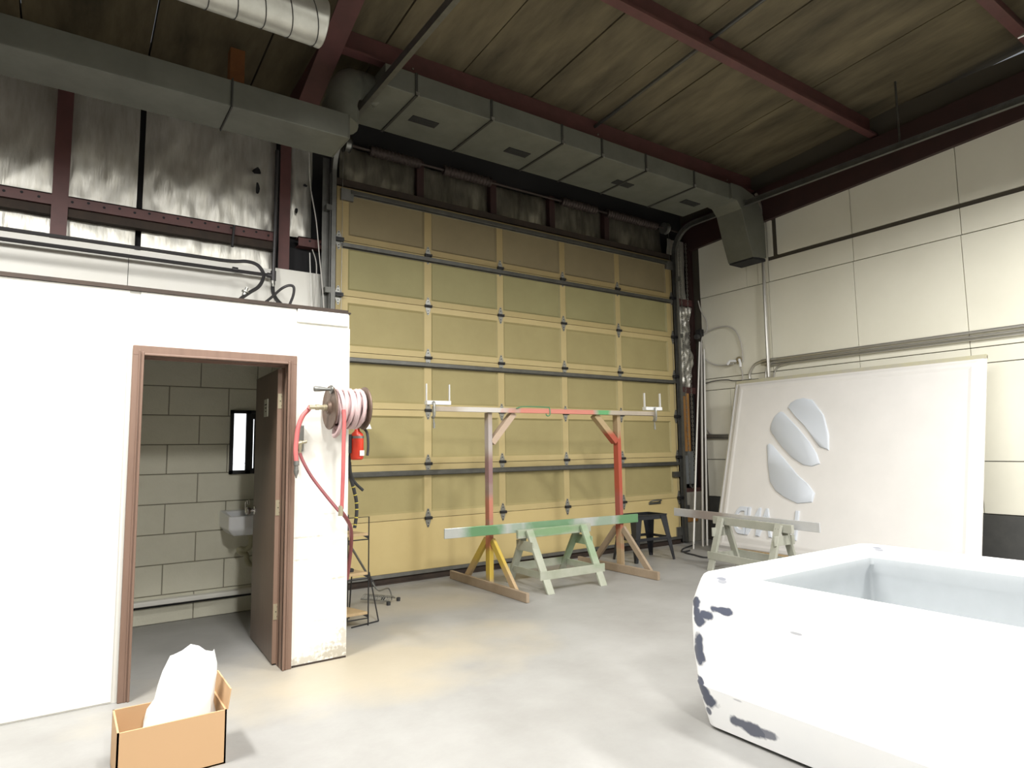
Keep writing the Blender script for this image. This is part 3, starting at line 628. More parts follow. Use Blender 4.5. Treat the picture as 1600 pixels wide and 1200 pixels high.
o = localpart(b, 'straightedge', 'edgegreen', None, (1.94, -1.15, .555), bev=.004); tag(o, 'long aluminium straightedge with green overspray lying along the green sawhorse', 'straightedge')
M['edgealu'] = mat('bare_aluminium_bar', (.70, .71, .73), .35, .35, col2=(.60, .61, .63), nscale=7)
blobs(M['edgealu'], [(.52, .05, .30, .2, .7)], (.26, .19, .17), axes=(1, 2), nscale=4, soft=.5)  # brownish reflection on the far half, painted into the colour
b = MB().beam((4.17, -.85, .592), (3.965, -2.95, .592), .10, .018, side=(0, 0, 1))
o = localpart(b, 'straightedge', 'edgealu', None, (3.95, -2.0, .56), bev=.004); tag(o, 'bare shiny aluminium straightedge lying along the grey sawhorse', 'straightedge')

# ================================================================ STOOL
st = thing('stool_frame', (3.78, -.70, 0), 'black metal stool frame without its seat beside the paint rack', 'stool')
hs = .575; T = [(3.54, -.78), (4.04, -.83), (4.05, -.50), (3.55, -.46)]; F = [(3.47, -.83), (4.10, -.90), (4.12, -.46), (3.48, -.40)]
cx, cy_ = 3.79, -.64
b = MB()
for i in range(4):
    a = Vector((*T[i], hs-.03)); c = Vector((*T[(i+1) % 4], hs-.03)); b.beam(a, c, .06, .012, side=(0, 0, 1)); b.beam(a+Vector((0, 0, .025)), c+Vector((0, 0, .025)), .03, .01, side=(c-a).cross(Vector((0, 0, 1))))
b.build('seat_rim', 'gunmetal', st, bev=.003)
for i in range(4):
    t0 = Vector((*T[i], hs-.01)); f0 = Vector((*F[i], 0)); cc = Vector((cx, cy_, 0))
    b = MB(); ex = Vector((1 if T[i][0] < cx else -1, 0, 0)); ey = Vector((0, 1 if T[i][1] < cy_ else -1, 0))
    for e in (ex, ey):
        b.add([t0, t0+e*.11, f0+e*.035, f0], [(0, 1, 2, 3)])
        b.add([t0+(ex+ey)*.004, t0+e*.11+(ex+ey)*.004, f0+e*.035+(ex+ey)*.004, f0+(ex+ey)*.004], [(3, 2, 1, 0)])
    b.build('leg', 'gunmetal', st)
    MB().lathe(f0+(ex+ey)*.012, (0, 0, 1), [(0, .014), (.03, .012)], 8).build('foot_cap', 'blackrub', st)
for i in range(4):
    k = .52; a = Vector((*T[i], hs)).lerp(Vector((*F[i], 0)), k); c = Vector((*T[(i+1) % 4], hs)).lerp(Vector((*F[(i+1) % 4], 0)), k)
    MB().beam(a, c, .035, .008, side=(0, 0, 1)).build('rung', 'gunmetal', st, bev=.002)

# ================================================================ LEANING SIGN
sgn = thing('sign_panel', (5.1, -2.2, 0), 'large pale plastic sign seen from behind, leaning against the side wall', 'sign')
SB, ST = Vector((4.85, 0, .03)), Vector((5.50, 0, 2.345)); su = (ST-SB).normalized(); sn = Vector((-su.z, 0, su.x))   # sn faces the shop
SLEN = (ST-SB).length; Y0s, Y1s = -.93, -4.0
def SP(y, s, n): return Vector((SB.x, y, SB.z)) + su*s + sn*n
def sq(px, py):  # pixel -> (y, s) on sign plane
    d = _f*FPX + _r*(px-800) - _u*(py-600); t = ((SB-CAM).dot(sn))/d.dot(sn); q = CAM+d*t; return q.y, (q-Vector((SB.x, q.y, SB.z))).dot(su)
def sbox(y0, y1, s0, s1, n0, n1):
    b = MB(); v = [SP(y, s, n) for y in (y0, y1) for s in (s0, s1) for n in (n0, n1)]; return b.add(v, [(0, 1, 3, 2), (4, 6, 7, 5), (0, 4, 5, 1), (2, 3, 7, 6), (0, 2, 6, 4), (1, 5, 7, 3)])
# tray: flat flange, raised rounded border, sunken field
b = MB(); prof = [(0, 0), (.02, 0), (.055, .012), (.085, .035), (.12, .04), (.15, .034)]
rings = []
for (ins, n) in prof:
    rings.append([SP(Y0s-ins, ins, n), SP(Y0s-ins, SLEN-ins, n), SP(Y1s+ins, SLEN-ins, n), SP(Y1s+ins, ins, n)])
v = [q for r in rings for q in r]; f = []
for i in range(len(prof)-1):
    for k in range(4): f.append((i*4+k, i*4+(k+1) % 4, (i+1)*4+(k+1) % 4, (i+1)*4+k))
f.append(tuple(range((len(prof)-1)*4, len(prof)*4)))
nb = len(v); v += [SP(Y0s, 0, -.02), SP(Y0s, SLEN, -.02), SP(Y1s, SLEN, -.02), SP(Y1s, 0, -.02)]
f += [(k, (k+1) % 4, nb+(k+1) % 4, nb+k) for k in range(4)] + [(nb, nb+1, nb+2, nb+3)]
b.add(v, f); b.build('sign_face', 'sign', sgn, bev=.004)
sbox(Y0s+.004, Y1s, SLEN-.035, SLEN+.012, -.03, .006).build('top_rim', 'signedge', sgn, bev=.003)
sbox(Y0s+.014, Y0s, 0, SLEN, -.03, .01).build('side_rim', 'alum', sgn)
sbox(Y0s-.3, Y1s, -.01, .075, -.03, .03).build('bottom_rail', 'wood', sgn, bev=.003)
def relief(pts, name, label=None, hgt=.02, m='signblue'):
    ys = [sq(*p) for p in pts]; n = len(ys); cyy = sum(q[0] for q in ys)/n; cs = sum(q[1] for q in ys)/n; b = MB(); v = []
    for (k, nn) in ((1, .034), (.985, .034+hgt*.7), (.95, .034+hgt)):
        v += [SP(cyy+(q[0]-cyy)*k, cs+(q[1]-cs)*k, nn) for q in ys]
    f = [tuple(range(2*n, 3*n))]
    for r in range(2): f += [(r*n+i, r*n+(i+1) % n, (r+1)*n+(i+1) % n, (r+1)*n+i) for i in range(n)]
    b.add(v, f); o = b.build(name, m, sgn, True)
    if label: o['label'] = label
    return o
relief([(1206.5, 672), (1208, 663), (1213, 652), (1219, 646), (1223, 644), (1227, 646), (1250, 670), (1268, 692), (1280, 712), (1284, 726), (1272, 730), (1258, 728), (1240, 716), (1225, 700), (1208, 677)], 'logo_petal', 'pale blue raised petal of the sign emblem')
relief([(1201.5, 696), (1205, 694), (1210, 697), (1230, 720), (1250, 744), (1266, 758), (1276, 772), (1272, 786), (1249, 788), (1227.5, 778), (1214.5, 768), (1206, 754), (1202.5, 725)], 'logo_petal')
relief([(1234, 638), (1238, 631), (1246, 626), (1258, 623), (1272, 626), (1290, 650), (1298, 680), (1298, 705), (1284, 700), (1260, 667), (1246, 653)], 'logo_petal')
# mirrored letters (the sign reads LAND from the other side)
def letter(ch, y0, y1, s0, s1):
    fc = bpy.data.curves.new('glyph', 'FONT'); fc.body = ch; fc.size = 1; fc.extrude = .04; fc.bevel_depth = .015; to = bpy.data.objects.new('glyph_tmp', fc); COL.objects.link(to)
    bpy.context.view_layer.update(); dg = bpy.context.evaluated_depsgraph_get(); me = to.evaluated_get(dg).to_mesh()
    vs = [tuple(q.co) for q in me.vertices]; fs = [tuple(p.vertices) for p in me.polygons]; to.evaluated_get(dg).to_mesh_clear()
    bpy.data.objects.remove(to); bpy.data.curves.remove(fc)
    xa, xb = min(q[0] for q in vs), max(q[0] for q in vs); ya, yb2 = min(q[1] for q in vs), max(q[1] for q in vs)
    b = MB(); b.add([SP(y1+(y0-y1)*(q[0]-xa)/(xb-xa), s0+(s1-s0)*(q[1]-ya)/(yb2-ya), .034+max(q[2], 0)*.4) for q in vs], fs)
    o = b.build('letter', 'signblue', sgn); o['label'] = 'raised letter '+ch+', mirrored'; return o
def lspan(xl, xr, yt, yb_): 
    (ya, s0) = sq(xl, yb_); (yb2, s1) = sq(xr, yb_); return ya, yb2
s0 = .20; s1 = .62
for ch, xl, xr in (('D', 1146, 1164.5), ('N', 1166.5, 1186), ('A', 1184, 1208), ('L', 1229, 1247)):
    ya = sq(xl, 848)[0]; yb2 = sq(xr, 852)[0]; letter(ch, ya, yb2, s0+.06, s1)

# ================================================================ TRUCK BOX
M['truck'] = mat('white_body_paint', (.86, .86, .86), .35, col2=(.82, .83, .84), nscale=3)
tb_org = Vector((1.2, -5.5, 0))
prof = [(.03, .012), (.0, .02), (-.020, .10), (-.042, .19), (-.050, .225), (-.046, .235), (-.060, .40), (-.062, .55), (-.055, .63), (-.030, .70), (-.012, .745), (0, .765), (.015, .775), (.05, .778), (.085, .772), (.095, .755), (.10, .70)]
X0, X1, Ya, Yb = .37, 2.05, -4.36, -6.55
def ring(off, z, rad=.07, n=6):
    r = max(rad-off*.8, .02); pts = []
    for (cx0, cy0, a0) in ((X0+off+r, Ya-off-r, PI/2), (X0+off+r, Yb+off+r, PI), (X1-off-r, Yb+off+r, 1.5*PI), (X1-off-r, Ya-off-r, 0)):
        for k in range(n+1):
            a = a0 + (PI/2)*k/n; pts.append((cx0+r*math.cos(a), cy0+r*math.sin(a), z))
    return pts
def loft(rs):
    b = MB(); n = len(rs[0]); v = [q for r in rs for q in r]; f = []
    for i in range(len(rs)-1):
        for k in range(n): f.append((i*n+k, i*n+(k+1) % n, (i+1)*n+(k+1) % n, (i+1)*n+k))
    return b.add(v, f)
tb = thing('truck_box', (1.2, -5.5, 0), 'white pickup truck box in sanded primer with dark patches at the right', 'truck box')
spots = []
for (px, py, ra, rb, st) in ((1118, 906, .03, .006, .8), (1121, 910, .03, .01, .7), (1087.5, 942, .034, .030, 1), (1090, 956, .034, .034, 1), (1096, 968, .045, .030, 1), (1104, 960, .045, .026, 1), (1131, 954, .068, .020, 1), (1094, 1016, .040, .074, 1), (1092, 1066, .035, .030, 1), (1098, 1080, .045, .040, 1), (1106, 1095, .055, .036, 1), (1101, 1113, .02, .018, .9), (1150, 1131, .055, .028, .95), (1168, 1141, .085, .032, .95), (1192, 1149, .06, .022, .85), (1245, 989, .03, .006, .6), (1152, 1094, .03, .006, .4)):
    q = P(px, py, 'x', .325); spots.append((q.y-tb_org.y, q.z, ra, rb, st))
# near vertical corner patches sit on the rounded corner, so their pixel row fixes them
blobs(M['truck'], spots, (.075, .085, .125), axes=(1, 2), ndist=.35, nscale=16, soft=.18)
M['truckin'] = mat('truck_box_inside', (.45, .475, .495), .45, col2=(.40, .425, .44), nscale=4)  # white inside greyed, so the colour carries the shade in the box
o = localpart(loft([ring(a, z) for a, z in prof]), 'outer_shell', 'truck', tb, tb_org); 
for p in o.data.polygons: p.use_smooth = True
o.data.set_sharp_from_angle(angle=math.radians(28))
b = loft([ring(.10, .70), ring(.105, .66), ring(.085, .60), ring(.085, .40), ring(.10, .385), ring(.10, .30)]); n = len(ring(0, 0)); b.f.append(tuple(range(5*n, 6*n)))
o = b.build('inner_liner', M['truckin'], tb); 
for p in o.data.polygons: p.use_smooth = True
o.data.set_sharp_from_angle(angle=math.radians(28))
MB().box(X0+.06, X1-.06, Yb+.06, Ya-.06, .0, .06).build('under_frame', 'black', tb)
for k in range(8): MB().box(X0+.14, X1-.14, Ya-.30-k*.24, Ya-.22-k*.24, .30, .312).build('floor_rib', M['truckin'], tb, bev=.004)

# ================================================================ LEANING POLES, CHAIN, RIGHT WALL SERVICES
def pole(name, a, b_, r, m, label): return tag(MB().tube([a, b_], r, 10).build(name, m, None, True), label, 'pole', 'poles leaning in the corner')
pole('pole', (4.93, -.50, .0), (5.70, -.14, 3.06), .013, 'polewhite', 'thin white pole leaning in the corner, foot furthest out on the floor')
pole('pole', (5.22, -.43, .0), (5.765, -.12, 3.05), .016, 'polegrey', 'grey pole leaning in the corner, foot just left of the last pole')
pole('pole', (5.33, -.42, .0), (5.80, -.14, 2.95), .014, 'polewhite', 'white pole leaning in the corner, foot nearest the leaning sign')
# hand chain
def chain(pts, name):
    b = MB(); 
    for i in range(len(pts)-1):
        a, c = Vector(pts[i]), Vector(pts[i+1]); n = int((c-a).length/.034); d = (c-a).normalized(); q = d.orthogonal().normalized(); t = d.cross(q)
        for k in range(n):
            p = a+d*(k+.5)*(c-a).length/n; e = q if k % 2 else t
            b.tube([p+d*.022*math.cos(2*PI*j/8)+e*.011*math.sin(2*PI*j/8) for j in range(8)], .004, 4, closed=True)
    return b.build(name, 'zinc')
tag(chain([(5.42, -.04, 4.65), (5.45, -.05, .85), (5.50, -.055, .80), (5.56, -.05, .85), (5.58, -.04, 4.65)], 'hand_chain'), 'looped steel hand chain hanging beside the overhead door', 'chain')
def pipe(name, pts, r, m, label, cat='conduit', n=8, group=None): return tag(MB().tube(spline(pts, 6), r, n).build(name, m, None, True), label, cat, group)
xw = XW-.03
xc = 5.755
pipe('conduit', [P(1181, 303, 'x', xc), P(1187, 319, 'x', xc), P(1189, 340, 'x', xc), P(1195, 460, 'x', xc), P(1201.5, 589, 'x', xc)], .024, 'conduit', 'straight vertical galvanised conduit on the cream wall')
pipe('conduit', [P(1172, 592, 'x', xw), P(1172, 583, 'x', xw), P(1179, 570, 'x', xw), P(1192, 564, 'x', xw), P(1215, 560, 'x', xw), P(1255, 555, 'x', xw), Vector((xw, -9, 2.66))], .018, 'conduit', 'bent grey conduit arching just above the left end of the leaning sign')
pipe('conduit', [P(1197, 590, 'x', xw), P(1197, 580, 'x', xw), P(1201, 570, 'x', xw), P(1215, 565, 'x', xw), P(1255, 560.5, 'x', xw), Vector((xw, -9, 2.60))], .014, 'conduit', 'second bent conduit above the sign, rising behind the vertical pipe')
pipe('conduit', [P(1209, 590, 'x', xw), P(1211, 580, 'x', xw), P(1217, 572, 'x', xw), P(1235, 567, 'x', xw), P(1255, 564, 'x', xw), Vector((xw, -9, 2.56))], .012, 'conduit', 'lowest bent conduit above the sign, right of the vertical pipe')
b = MB(); b.tube(spline([P(1146, 568, 'x', xw-.03), P(1133, 570.5, 'x', xw), P(1118, 570, 'x', xw), P(1104, 563, 'x', xw), P(1097, 550, 'x', xw), P(1096, 535, 'x', xw), P(1099, 523, 'x', xw), P(1110, 516, 'x', xw), P(1125, 511, 'x', xw), P(1137, 510.5, 'x', xw), P(1148, 516, 'x', xw), P(1156, 530, 'x', xw), P(1160, 550, 'x', xw), P(1160.5, 565, 'x', xw)], 5), .010, 6)
cb_ = thing('wall_cable', P(1130, 590, 'x', xw), 'loop of grey cable on the cream wall ending in a brass fixture', 'cable'); b.build('cable_loop', 'polegrey', cb_, True)
b = MB(); b.tube(spline([P(1091, 470, 'x', xw), P(1095, 485, 'x', xw), P(1103, 500, 'x', xw), P(1105, 512, 'x', xw), P(1102, 521, 'x', xw)], 5), .010, 6); b.build('cable_riser', 'polegrey', cb_, True)
q = P(1155, 563, 'x', xw+.005); b = MB(); b.lathe(q, (-1, 0, 0), [(0, .055), (.012, .055), (.016, .02), (.05, .02)], 16); b.build('brass_plate', 'brass', cb_, True)
b = MB(); b.tube([q+Vector((-.03, .02, -.01)), q+Vector((-.06, .12, .0)), q+Vector((-.07, .16, -.05))], .02, 8); b.tube([q+Vector((-.03, -.02, .01)), q+Vector((-.05, -.05, -.05)), q+Vector((-.05, -.055, -.11))], .02, 8); b.build('white_spout', 'porcelain', cb_, True)
b = MB(); b.tube(spline([q+Vector((-.04, -.05, -.11)), q+Vector((-.01, -.05, -.2)), q+Vector((0, -.04, -.33))], 4), .010, 6); b.build('cable_tail', 'polegrey', cb_, True)
q = P(1094, 522, 'x', xw-.03); sb = thing('junction_box', q, 'small dark junction box at the edge of the cream wall', 'electrical box')
MB().box(q.x-.05, q.x+.03, q.y-.05, q.y+.05, q.z-.04, q.z+.07).build('box_body', 'black', sb, bev=.01); MB().lathe((q.x-.05, q.y, q.z-.05), (-1, 0, 0), [(0, .045), (.05, .045), (.06, .03)], 14).build('sounder', 'blackpipe', sb, True)
pipe('wall_pipe', [(xw-.01, -.08, 1.585), (xw-.01, -.9, 1.565)], .036, 'steel', 'thick grey horizontal pipe on the cream wall behind the leaning sign', 'pipe', 12)
pipe('bell_cable', [P(1102, 650, 'x', xw), P(1102, 664, 'x', xw), P(1107, 674, 'x', xw), P(1114, 679, 'x', xw), P(1140, 679, 'x', xw)], .010, 'polegrey', 'grey cord curving down to the horizontal wall pipe', 'cable', 6)
pipe('wall_wire', [P(1096, 601, 'x', xw), P(1115, 595.5, 'x', xw), P(1135, 593.5, 'x', xw), P(1149, 595, 'x', xw), P(1185, 592, 'x', xw)], .007, 'blackpipe', 'thin dark wire sagging along the cream wall behind the sign top', 'cable', 5)
pipe('extension_cord', [P(1085, 851, 'z', .012), P(1068, 857, 'z', .012), P(1066, 862, 'z', .012), P(1078, 860, 'z', .012), P(1070, 863, 'z', .012), P(1085, 867, 'z', .012), P(1104, 871, 'z', .012), P(1140, 868, 'z', .012)], .010, 'blackrub', 'black cord lying on the floor by the leaning poles', 'cord', 6)
b = MB().tube([P(1206, 340, 'x', XW-.05)+Vector((-.0, 0, -1.05)), P(1206, 340, 'x', XW-.05)+Vector((-.15, .12, -.98))], .008, 6)
# ================================================================ HOSE REEL
ry, rz = -2.33, 1.735; rx0, rx1 = -.915, -.685
hr = thing('hose_reel', (-.80, ry, 1.58), 'rusty wall mounted hose reel wound with dusty pink air hose', 'hose reel')
for x, s in ((rx0, -1), (rx1, 1)):
    MB().lathe((x, ry, rz), (s, 0, 0), [(-.006, .05), (-.004, .135), (0, .148), (.008, .152), (.012, .148), (.006, .13), (.012, .05), (.03, .04), (.032, .01)], 32).build('reel_disc', 'rust', hr, True)
MB().lathe((rx0, ry, rz), (1, 0, 0), [(0, .075), (rx1-rx0, .075)], 20).build('drum', 'rust', hr, True)
hc = []
turns = [8, 6]; rad = [.095, .122]
tot = 14
for k in range(tot*18+1):
    t = k/18; 
    if t < 8: x = rx0+.022+(t/8)*.19; R_ = .098
    else: x = rx1-.028-((t-8)/6)*.17; R_ = .124
    a = 2*PI*t; x += .010*math.sin(a*1+t*2.1); hc.append((x, ry+R_*math.cos(a), rz+R_*math.sin(a)-.006*(R_ > .11)*(1-math.sin(a))))
MB().tube(hc, .0145, 8).build('wound_hose', 'hosepink', hr, True)
MB().tube(spline([(rx0+.03, ry-.10, rz+.02), (rx0+.035, ry-.115, rz-.06), (rx0+.03, ry-.09, rz-.15), (rx0+.02, ry-.03, rz-.195), (rx0+.035, ry+.03, rz-.17), (rx0+.06, ry+.06, rz-.1)], 5), .0145, 8).build('loose_loop', 'hosepink', hr, True)
MB().tube([(-.80, YP-.012, rz), (-.80, ry+.02, rz)], .03, 8).build('wall_arm', 'rust', hr); MB().box(-.84, -.75, YP-.03, YP-.012, rz-.10, rz+.10).build('mount_plate', 'rust', hr)
b = MB(); b.lathe((rx0-.012, ry-.05, rz+.12), (-1, 0, 0), [(0, .03), (.01, .03), (.012, .01), (.04, .01)], 12); b.build('crank_boss', 'steel', hr, True)
MB().lathe((rx0-.045, ry-.05, rz+.12), (-1, 0, 0), [(0, .010), (.02, .014), (.06, .018), (.085, .019), (.09, .015)], 12).build('crank_handle', 'steel', hr, True)
MB().lathe((rx0-.03, ry, rz-.0), (-1, 0, 0), [(0, .022), (.02, .022), (.022, .016), (.05, .016), (.052, .02), (.075, .02), (.078, .015), (.12, .015)], 12).build('swivel_fitting', 'brass', hr, True)
# supply hose on the left
yh = -2.30
sh_ = thing('supply_hose', P(466, 742, 'y', yh), 'short red supply hose looping from the reel hub beside the door casing', 'hose')
MB().tube(spline([(rx0-.145, ry, rz), P(482, 640, 'y', yh), P(473, 650, 'y', yh), P(466, 668, 'y', yh), P(463, 690, 'y', yh), P(462, 705, 'y', yh), P(463, 720, 'y', yh)], 6), .0155, 10).build('hose', 'hose', sh_, True)
e = P(463, 720, 'y', yh); MB().lathe(e, (.01, 0, -1), [(0, .018), (.03, .018), (.032, .014), (.06, .014), (.062, .017), (.08, .015), (.10, .007), (.115, .004)], 12).build('coupler', 'steel', sh_, True)
# wall bracket with regulator
rg = P(469, 690, 'y', YP-.03); rt = thing('hose_hanger', rg, 'grey wall bracket with small valve beside the door casing', 'bracket')
MB().box(rg.x-.022, rg.x+.022, YP-.045, YP-.012, 1.44, 1.62).build('bracket_plate', 'steel', rt, bev=.006)
q = P(469, 694, 'y', YP-.06); b = MB(); b.lathe(q+Vector((-.03, 0, 0)), (1, 0, .25), [(0, .014), (.04, .016), (.045, .01), (.075, .012)], 10); b.lathe(q, (0, 0, -1), [(-.01, .013), (.03, .013), (.035, .009), (.075, .009)], 10); b.build('valve', 'brass', rt, True)
# main red hose: reel -> low bend -> up to valve
ah = thing('air_hose', P(533, 803, 'y', -2.28), 'red air hose hanging from the reel past the white wall corner', 'hose')
yv = -2.47
j = P(533, 803, 'y', -2.40)
MB().tube(spline([P(537, 640, 'y', yv), P(538, 660, 'y', yv), P(537, 690, 'y', -2.46), P(536, 740, 'y', -2.44), P(534, 795, 'y', -2.40)], 6), .0135, 10).build('hose_drop', 'hose', ah, True)
MB().tube(spline([P(468.5, 708, 'y', -2.20), P(474, 722, 'y', -2.21), P(487, 745, 'y', -2.25), P(510, 775, 'y', -2.32), P(530, 799, 'y', -2.39)], 6), .0115, 10).build('hose_branch', 'hosedark', ah, True)
MB().tube([P(533, 790, 'y', -2.40), P(532, 806, 'y', -2.40)], .017, 10).build('tee_fitting', 'brass', ah, True)
MB().tube(spline([P(534, 800, 'y', -2.40), P(541, 810, 'y', -2.35), P(547, 822, 'y', -2.25), P(549, 838, 'y', -2.15), P(548, 860, 'y', -2.05), P(545, 885, 'y', -2.0), P(542, 905, 'y', -1.95)], 6), .0135, 10).build('hose_tail', 'hosedark', ah, True)
# fire extinguisher on the hidden side of the partition
ex = P(558, 690, 'y', -2.0); fe = thing('fire_extinguisher', (ex.x, -2.0, 1.37), 'small red fire extinguisher hung on the partition behind the hose reel', 'extinguisher')
MB().lathe((ex.x, -2.0, 1.37), (0, 0, 1), [(0, .036), (.008, .046), (.03, .049), (.17, .049), (.195, .043), (.215, .022), (.235, .016)], 24).build('cylinder', 'red', fe, True)
MB().lathe((ex.x, -2.0, 1.53), (0, 0, 1), [(0, .0505), (.018, .0505)], 24).build('strap_band', 'steel', fe, True)
b = MB(); b.lathe((ex.x, -2.0, 1.605), (0, 0, 1), [(0, .018), (.03, .018), (.032, .012)], 12); b.box(ex.x-.012, ex.x+.012, -2.10, -1.97, 1.63, 1.645); b.box(ex.x-.01, ex.x+.01, -2.11, -1.99, 1.655, 1.665); b.build('valve_head', 'steel', fe)
MB().tube(spline([(ex.x+.02, -2.0, 1.62), (ex.x+.062, -2.03, 1.58), (ex.x+.07, -2.045, 1.48), (ex.x+.062, -2.05, 1.40)], 5), .010, 8).build('discharge_hose', 'blackrub', fe, True)
part('label', 'paper', fe, ex.x+.0, ex.x+.035, -2.057, -2.055, 1.40, 1.44)
tg = MB().prism([(ex.x+.02, -2.06, 1.60), (ex.x+.085, -2.07, 1.60), (ex.x+.03, -2.06, 1.75), (ex.x-.01, -2.06, 1.75)], (0, .002, 0)); tg.build('inspection_tag', 'paper', fe)
part('bracket', 'black', fe, -.718, ex.x-.05, -2.02, -1.98, 1.42, 1.56)
b = MB().tube(spline([P(550, 690, 'y', -1.95), P(546, 720, 'y', -1.95), P(547, 735, 'y', -1.93), P(553, 752, 'y', -1.9), P(567, 766, 'y', -1.88)], 6), .011, 8); tag(b.build('power_lead', 'blackrub', None, True), 'short grey lead hanging below the fire extinguisher', 'cable')
ba = thing('whip_hose', P(556, 826, 'y', -1.9), 'black whip hose with yellow bands hanging behind the white partition corner', 'hose')
wpts = spline([P(546, 722, 'y', -1.9), P(548, 745, 'y', -1.9), P(553, 765, 'y', -1.9), P(557, 785, 'y', -1.9), P(557, 805, 'y', -1.9), P(554, 825, 'y', -1.9)], 8)
MB().tube(wpts, .014, 8).build('hose', 'blackrub', ba, True)
M['yellow'] = mat('yellow_band', (.6, .5, .08), .5)
for k in (14, 19, 24, 28, 33, 37): MB().tube([wpts[k], wpts[k].lerp(wpts[k+1], .6)], .0148, 8).build('band', 'yellow', ba)

# ================================================================ WIRE SHELF AND WIRE TOOL
ws = thing('wire_shelf', (-.48, -1.33, 0), 'black wire stand with three wooden shelves beside the partition', 'shelf')
fx = -.275; fyy = -1.455
b = MB(); b.tube([(fx, fyy, 0), (fx, fyy, .885), (-.70, fyy, .885)], .006, 6); b.tube([(-.70, fyy, 0), (-.70, fyy, .885)], .006, 6); b.build('front_frame', 'black', ws)
b = MB(); b.tube([(-.70, -1.2, 0), (-.70, -1.2, .885), (-.36, -1.2, .885), (-.36, -1.2, 0)], .006, 6); b.build('rear_frame', 'black', ws)
for z in (.73, .41, .09):
    MB().prism([(fx-.004, fyy, z), (-.70, fyy, z), (-.70, -1.18, z), (-.36, -1.18, z)], (0, 0, .022)).build('shelf_board', 'wood', ws, bev=.002)
    b = MB(); b.tube([(fx, fyy-.004, z-.03), (-.70, fyy-.004, z-.03)], .005, 6); b.prism([(fx, fyy, z), (fx-.05, fyy, z), (fx, fyy, z-.03)], (0, .01, 0)); b.build('shelf_bracket', 'black', ws)
b = MB(); b.tube([(-.16, -1.40, .006), (-.23, -1.36, .41), (-.36, -1.30, .41)], .006, 6); b.tube([(-.16, -1.40, .006), (-.42, -1.46, .006)], .006, 6); b.tube([(-.36, -1.30, .41), (-.33, -1.16, .006)], .006, 6); b.build('splay_foot', 'black', ws)
tag(MB().lathe((-.40, -1.36, .4325), (0, 0, 1), [(0, .03), (.02, .034), (.028, .02), (.03, .003)], 14).build('cap', 'blackrub', None, True), 'small black cap lying on the middle wire shelf', 'cap')
wt = thing('wire_tool', (.12, -.75, 0), 'long handled wire basket tool lying on the floor by the overhead door', 'tool')
h0 = P(551, 855, 'y', -1.17); h1 = P(588, 912, 'z', .28); e0 = P(612, 925, 'z', .10)
h1 = Vector((-.02, -.90, .24))
MB().tube([Vector((-.35, -1.165, .66)), h1], .010, 8).build('handle', 'steel', wt, True); MB().tube([h1+(Vector((-.35, -1.165, .66))-h1)*.12, h1+(h1-Vector((-.35, -1.165, .66)))*.12], .016, 8).build('grip', 'blackrub', wt, True)
g0 = Vector((.03, -.62, .035)); g1 = Vector((.20, -.86, .035)); gd = (g1-g0).normalized(); gn = Vector((-gd.y, gd.x, 0))
MB().tube(spline([h1, h1+Vector((.06, -.02, -.09)), Vector((.19, -.80, .13)), g1+Vector((.02, .05, .03)), g1], 5), .007, 6).build('neck', 'steel', wt, True)
b = MB()
for k in range(15):
    p = g0+gd*(g1-g0).length*k/14; b.tube([p-gn*.07, p-gn*.02+Vector((0, 0, .03)), p+gn*.02+Vector((0, 0, .03)), p+gn*.07], .004, 5)
for s in (-.07, .07): b.tube([g0+gn*s, g1+gn*s], .005, 5)
b.build('wire_basket', 'zinc', wt)
for s in (-.09, .09): MB().lathe(g1+gn*s+Vector((.02, 0, -.035)), (0, 0, 1), [(0, .018), (.03, .02), (.034, .012)], 10).build('caster', 'blackrub', wt, True)
MB().lathe(g0.lerp(g1, .5)+gn*.09+Vector((0, 0, -.035)), (0, 0, 1), [(0, .018), (.03, .02), (.034, .012)], 10).build('caster', 'blackrub', wt, True)

# ================================================================ WASHROOM SINK
sk = thing('sink', (-1.03, -.55, .74), 'white wall hung washroom sink seen through the open door', 'sink')
b = MB(); xa, xb, ya, yb_ = -1.23, -.82, -.72, -.312; zt, zb = .92, .76
v = [(xa, ya, zt-.03), (xb, ya, zt-.03), (xb, yb_, zt), (xa, yb_, zt), (xa+.05, ya+.05, zb-.04), (xb-.05, ya+.05, zb-.04), (xb-.05, yb_, zb-.04), (xa+.05, yb_, zb-.04),
     (xa+.03, ya+.04, zt-.03), (xb-.03, ya+.04, zt-.03), (xb-.03, yb_-.12, zt-.005), (xa+.03, yb_-.12, zt-.005), (xa+.08, ya+.09, zb), (xb-.08, ya+.09, zb), (xb-.08, yb_-.16, zb), (xa+.08, yb_-.16, zb), (xa, ya, zt-.14), (xb, ya, zt-.14), (xb, yb_, zt-.14), (xa, yb_, zt-.14)]
f = [(0, 1, 17, 16), (1, 2, 18, 17), (2, 3, 19, 18), (3, 0, 16, 19), (16, 17, 5, 4), (17, 18, 6, 5), (18, 19, 7, 6), (19, 16, 4, 7), (4, 5, 6, 7), (0, 1, 9, 8), (1, 2, 10, 9), (2, 3, 11, 10), (3, 0, 8, 11), (8, 9, 13, 12), (9, 10, 14, 13), (10, 11, 15, 14), (11, 8, 12, 15), (12, 13, 14, 15)]
b.add(v, f); b.build('basin', 'porcelain', sk, bev=.012)
MB().tube(spline([P(392, 836, 'y', -.5), P(392, 850, 'y', -.5), P(385, 858, 'y', -.48), P(374, 858, 'y', -.47), P(376, 863, 'y', -.46), P(384, 866, 'y', -.45), P(386, 876, 'y', -.43), P(392, 882, 'y', -.40), P(402, 880, 'y', -.36), P(410, 870, 'y', -.32)], 5), .024, 12).build('drain_trap', 'pipeyel', sk, True)
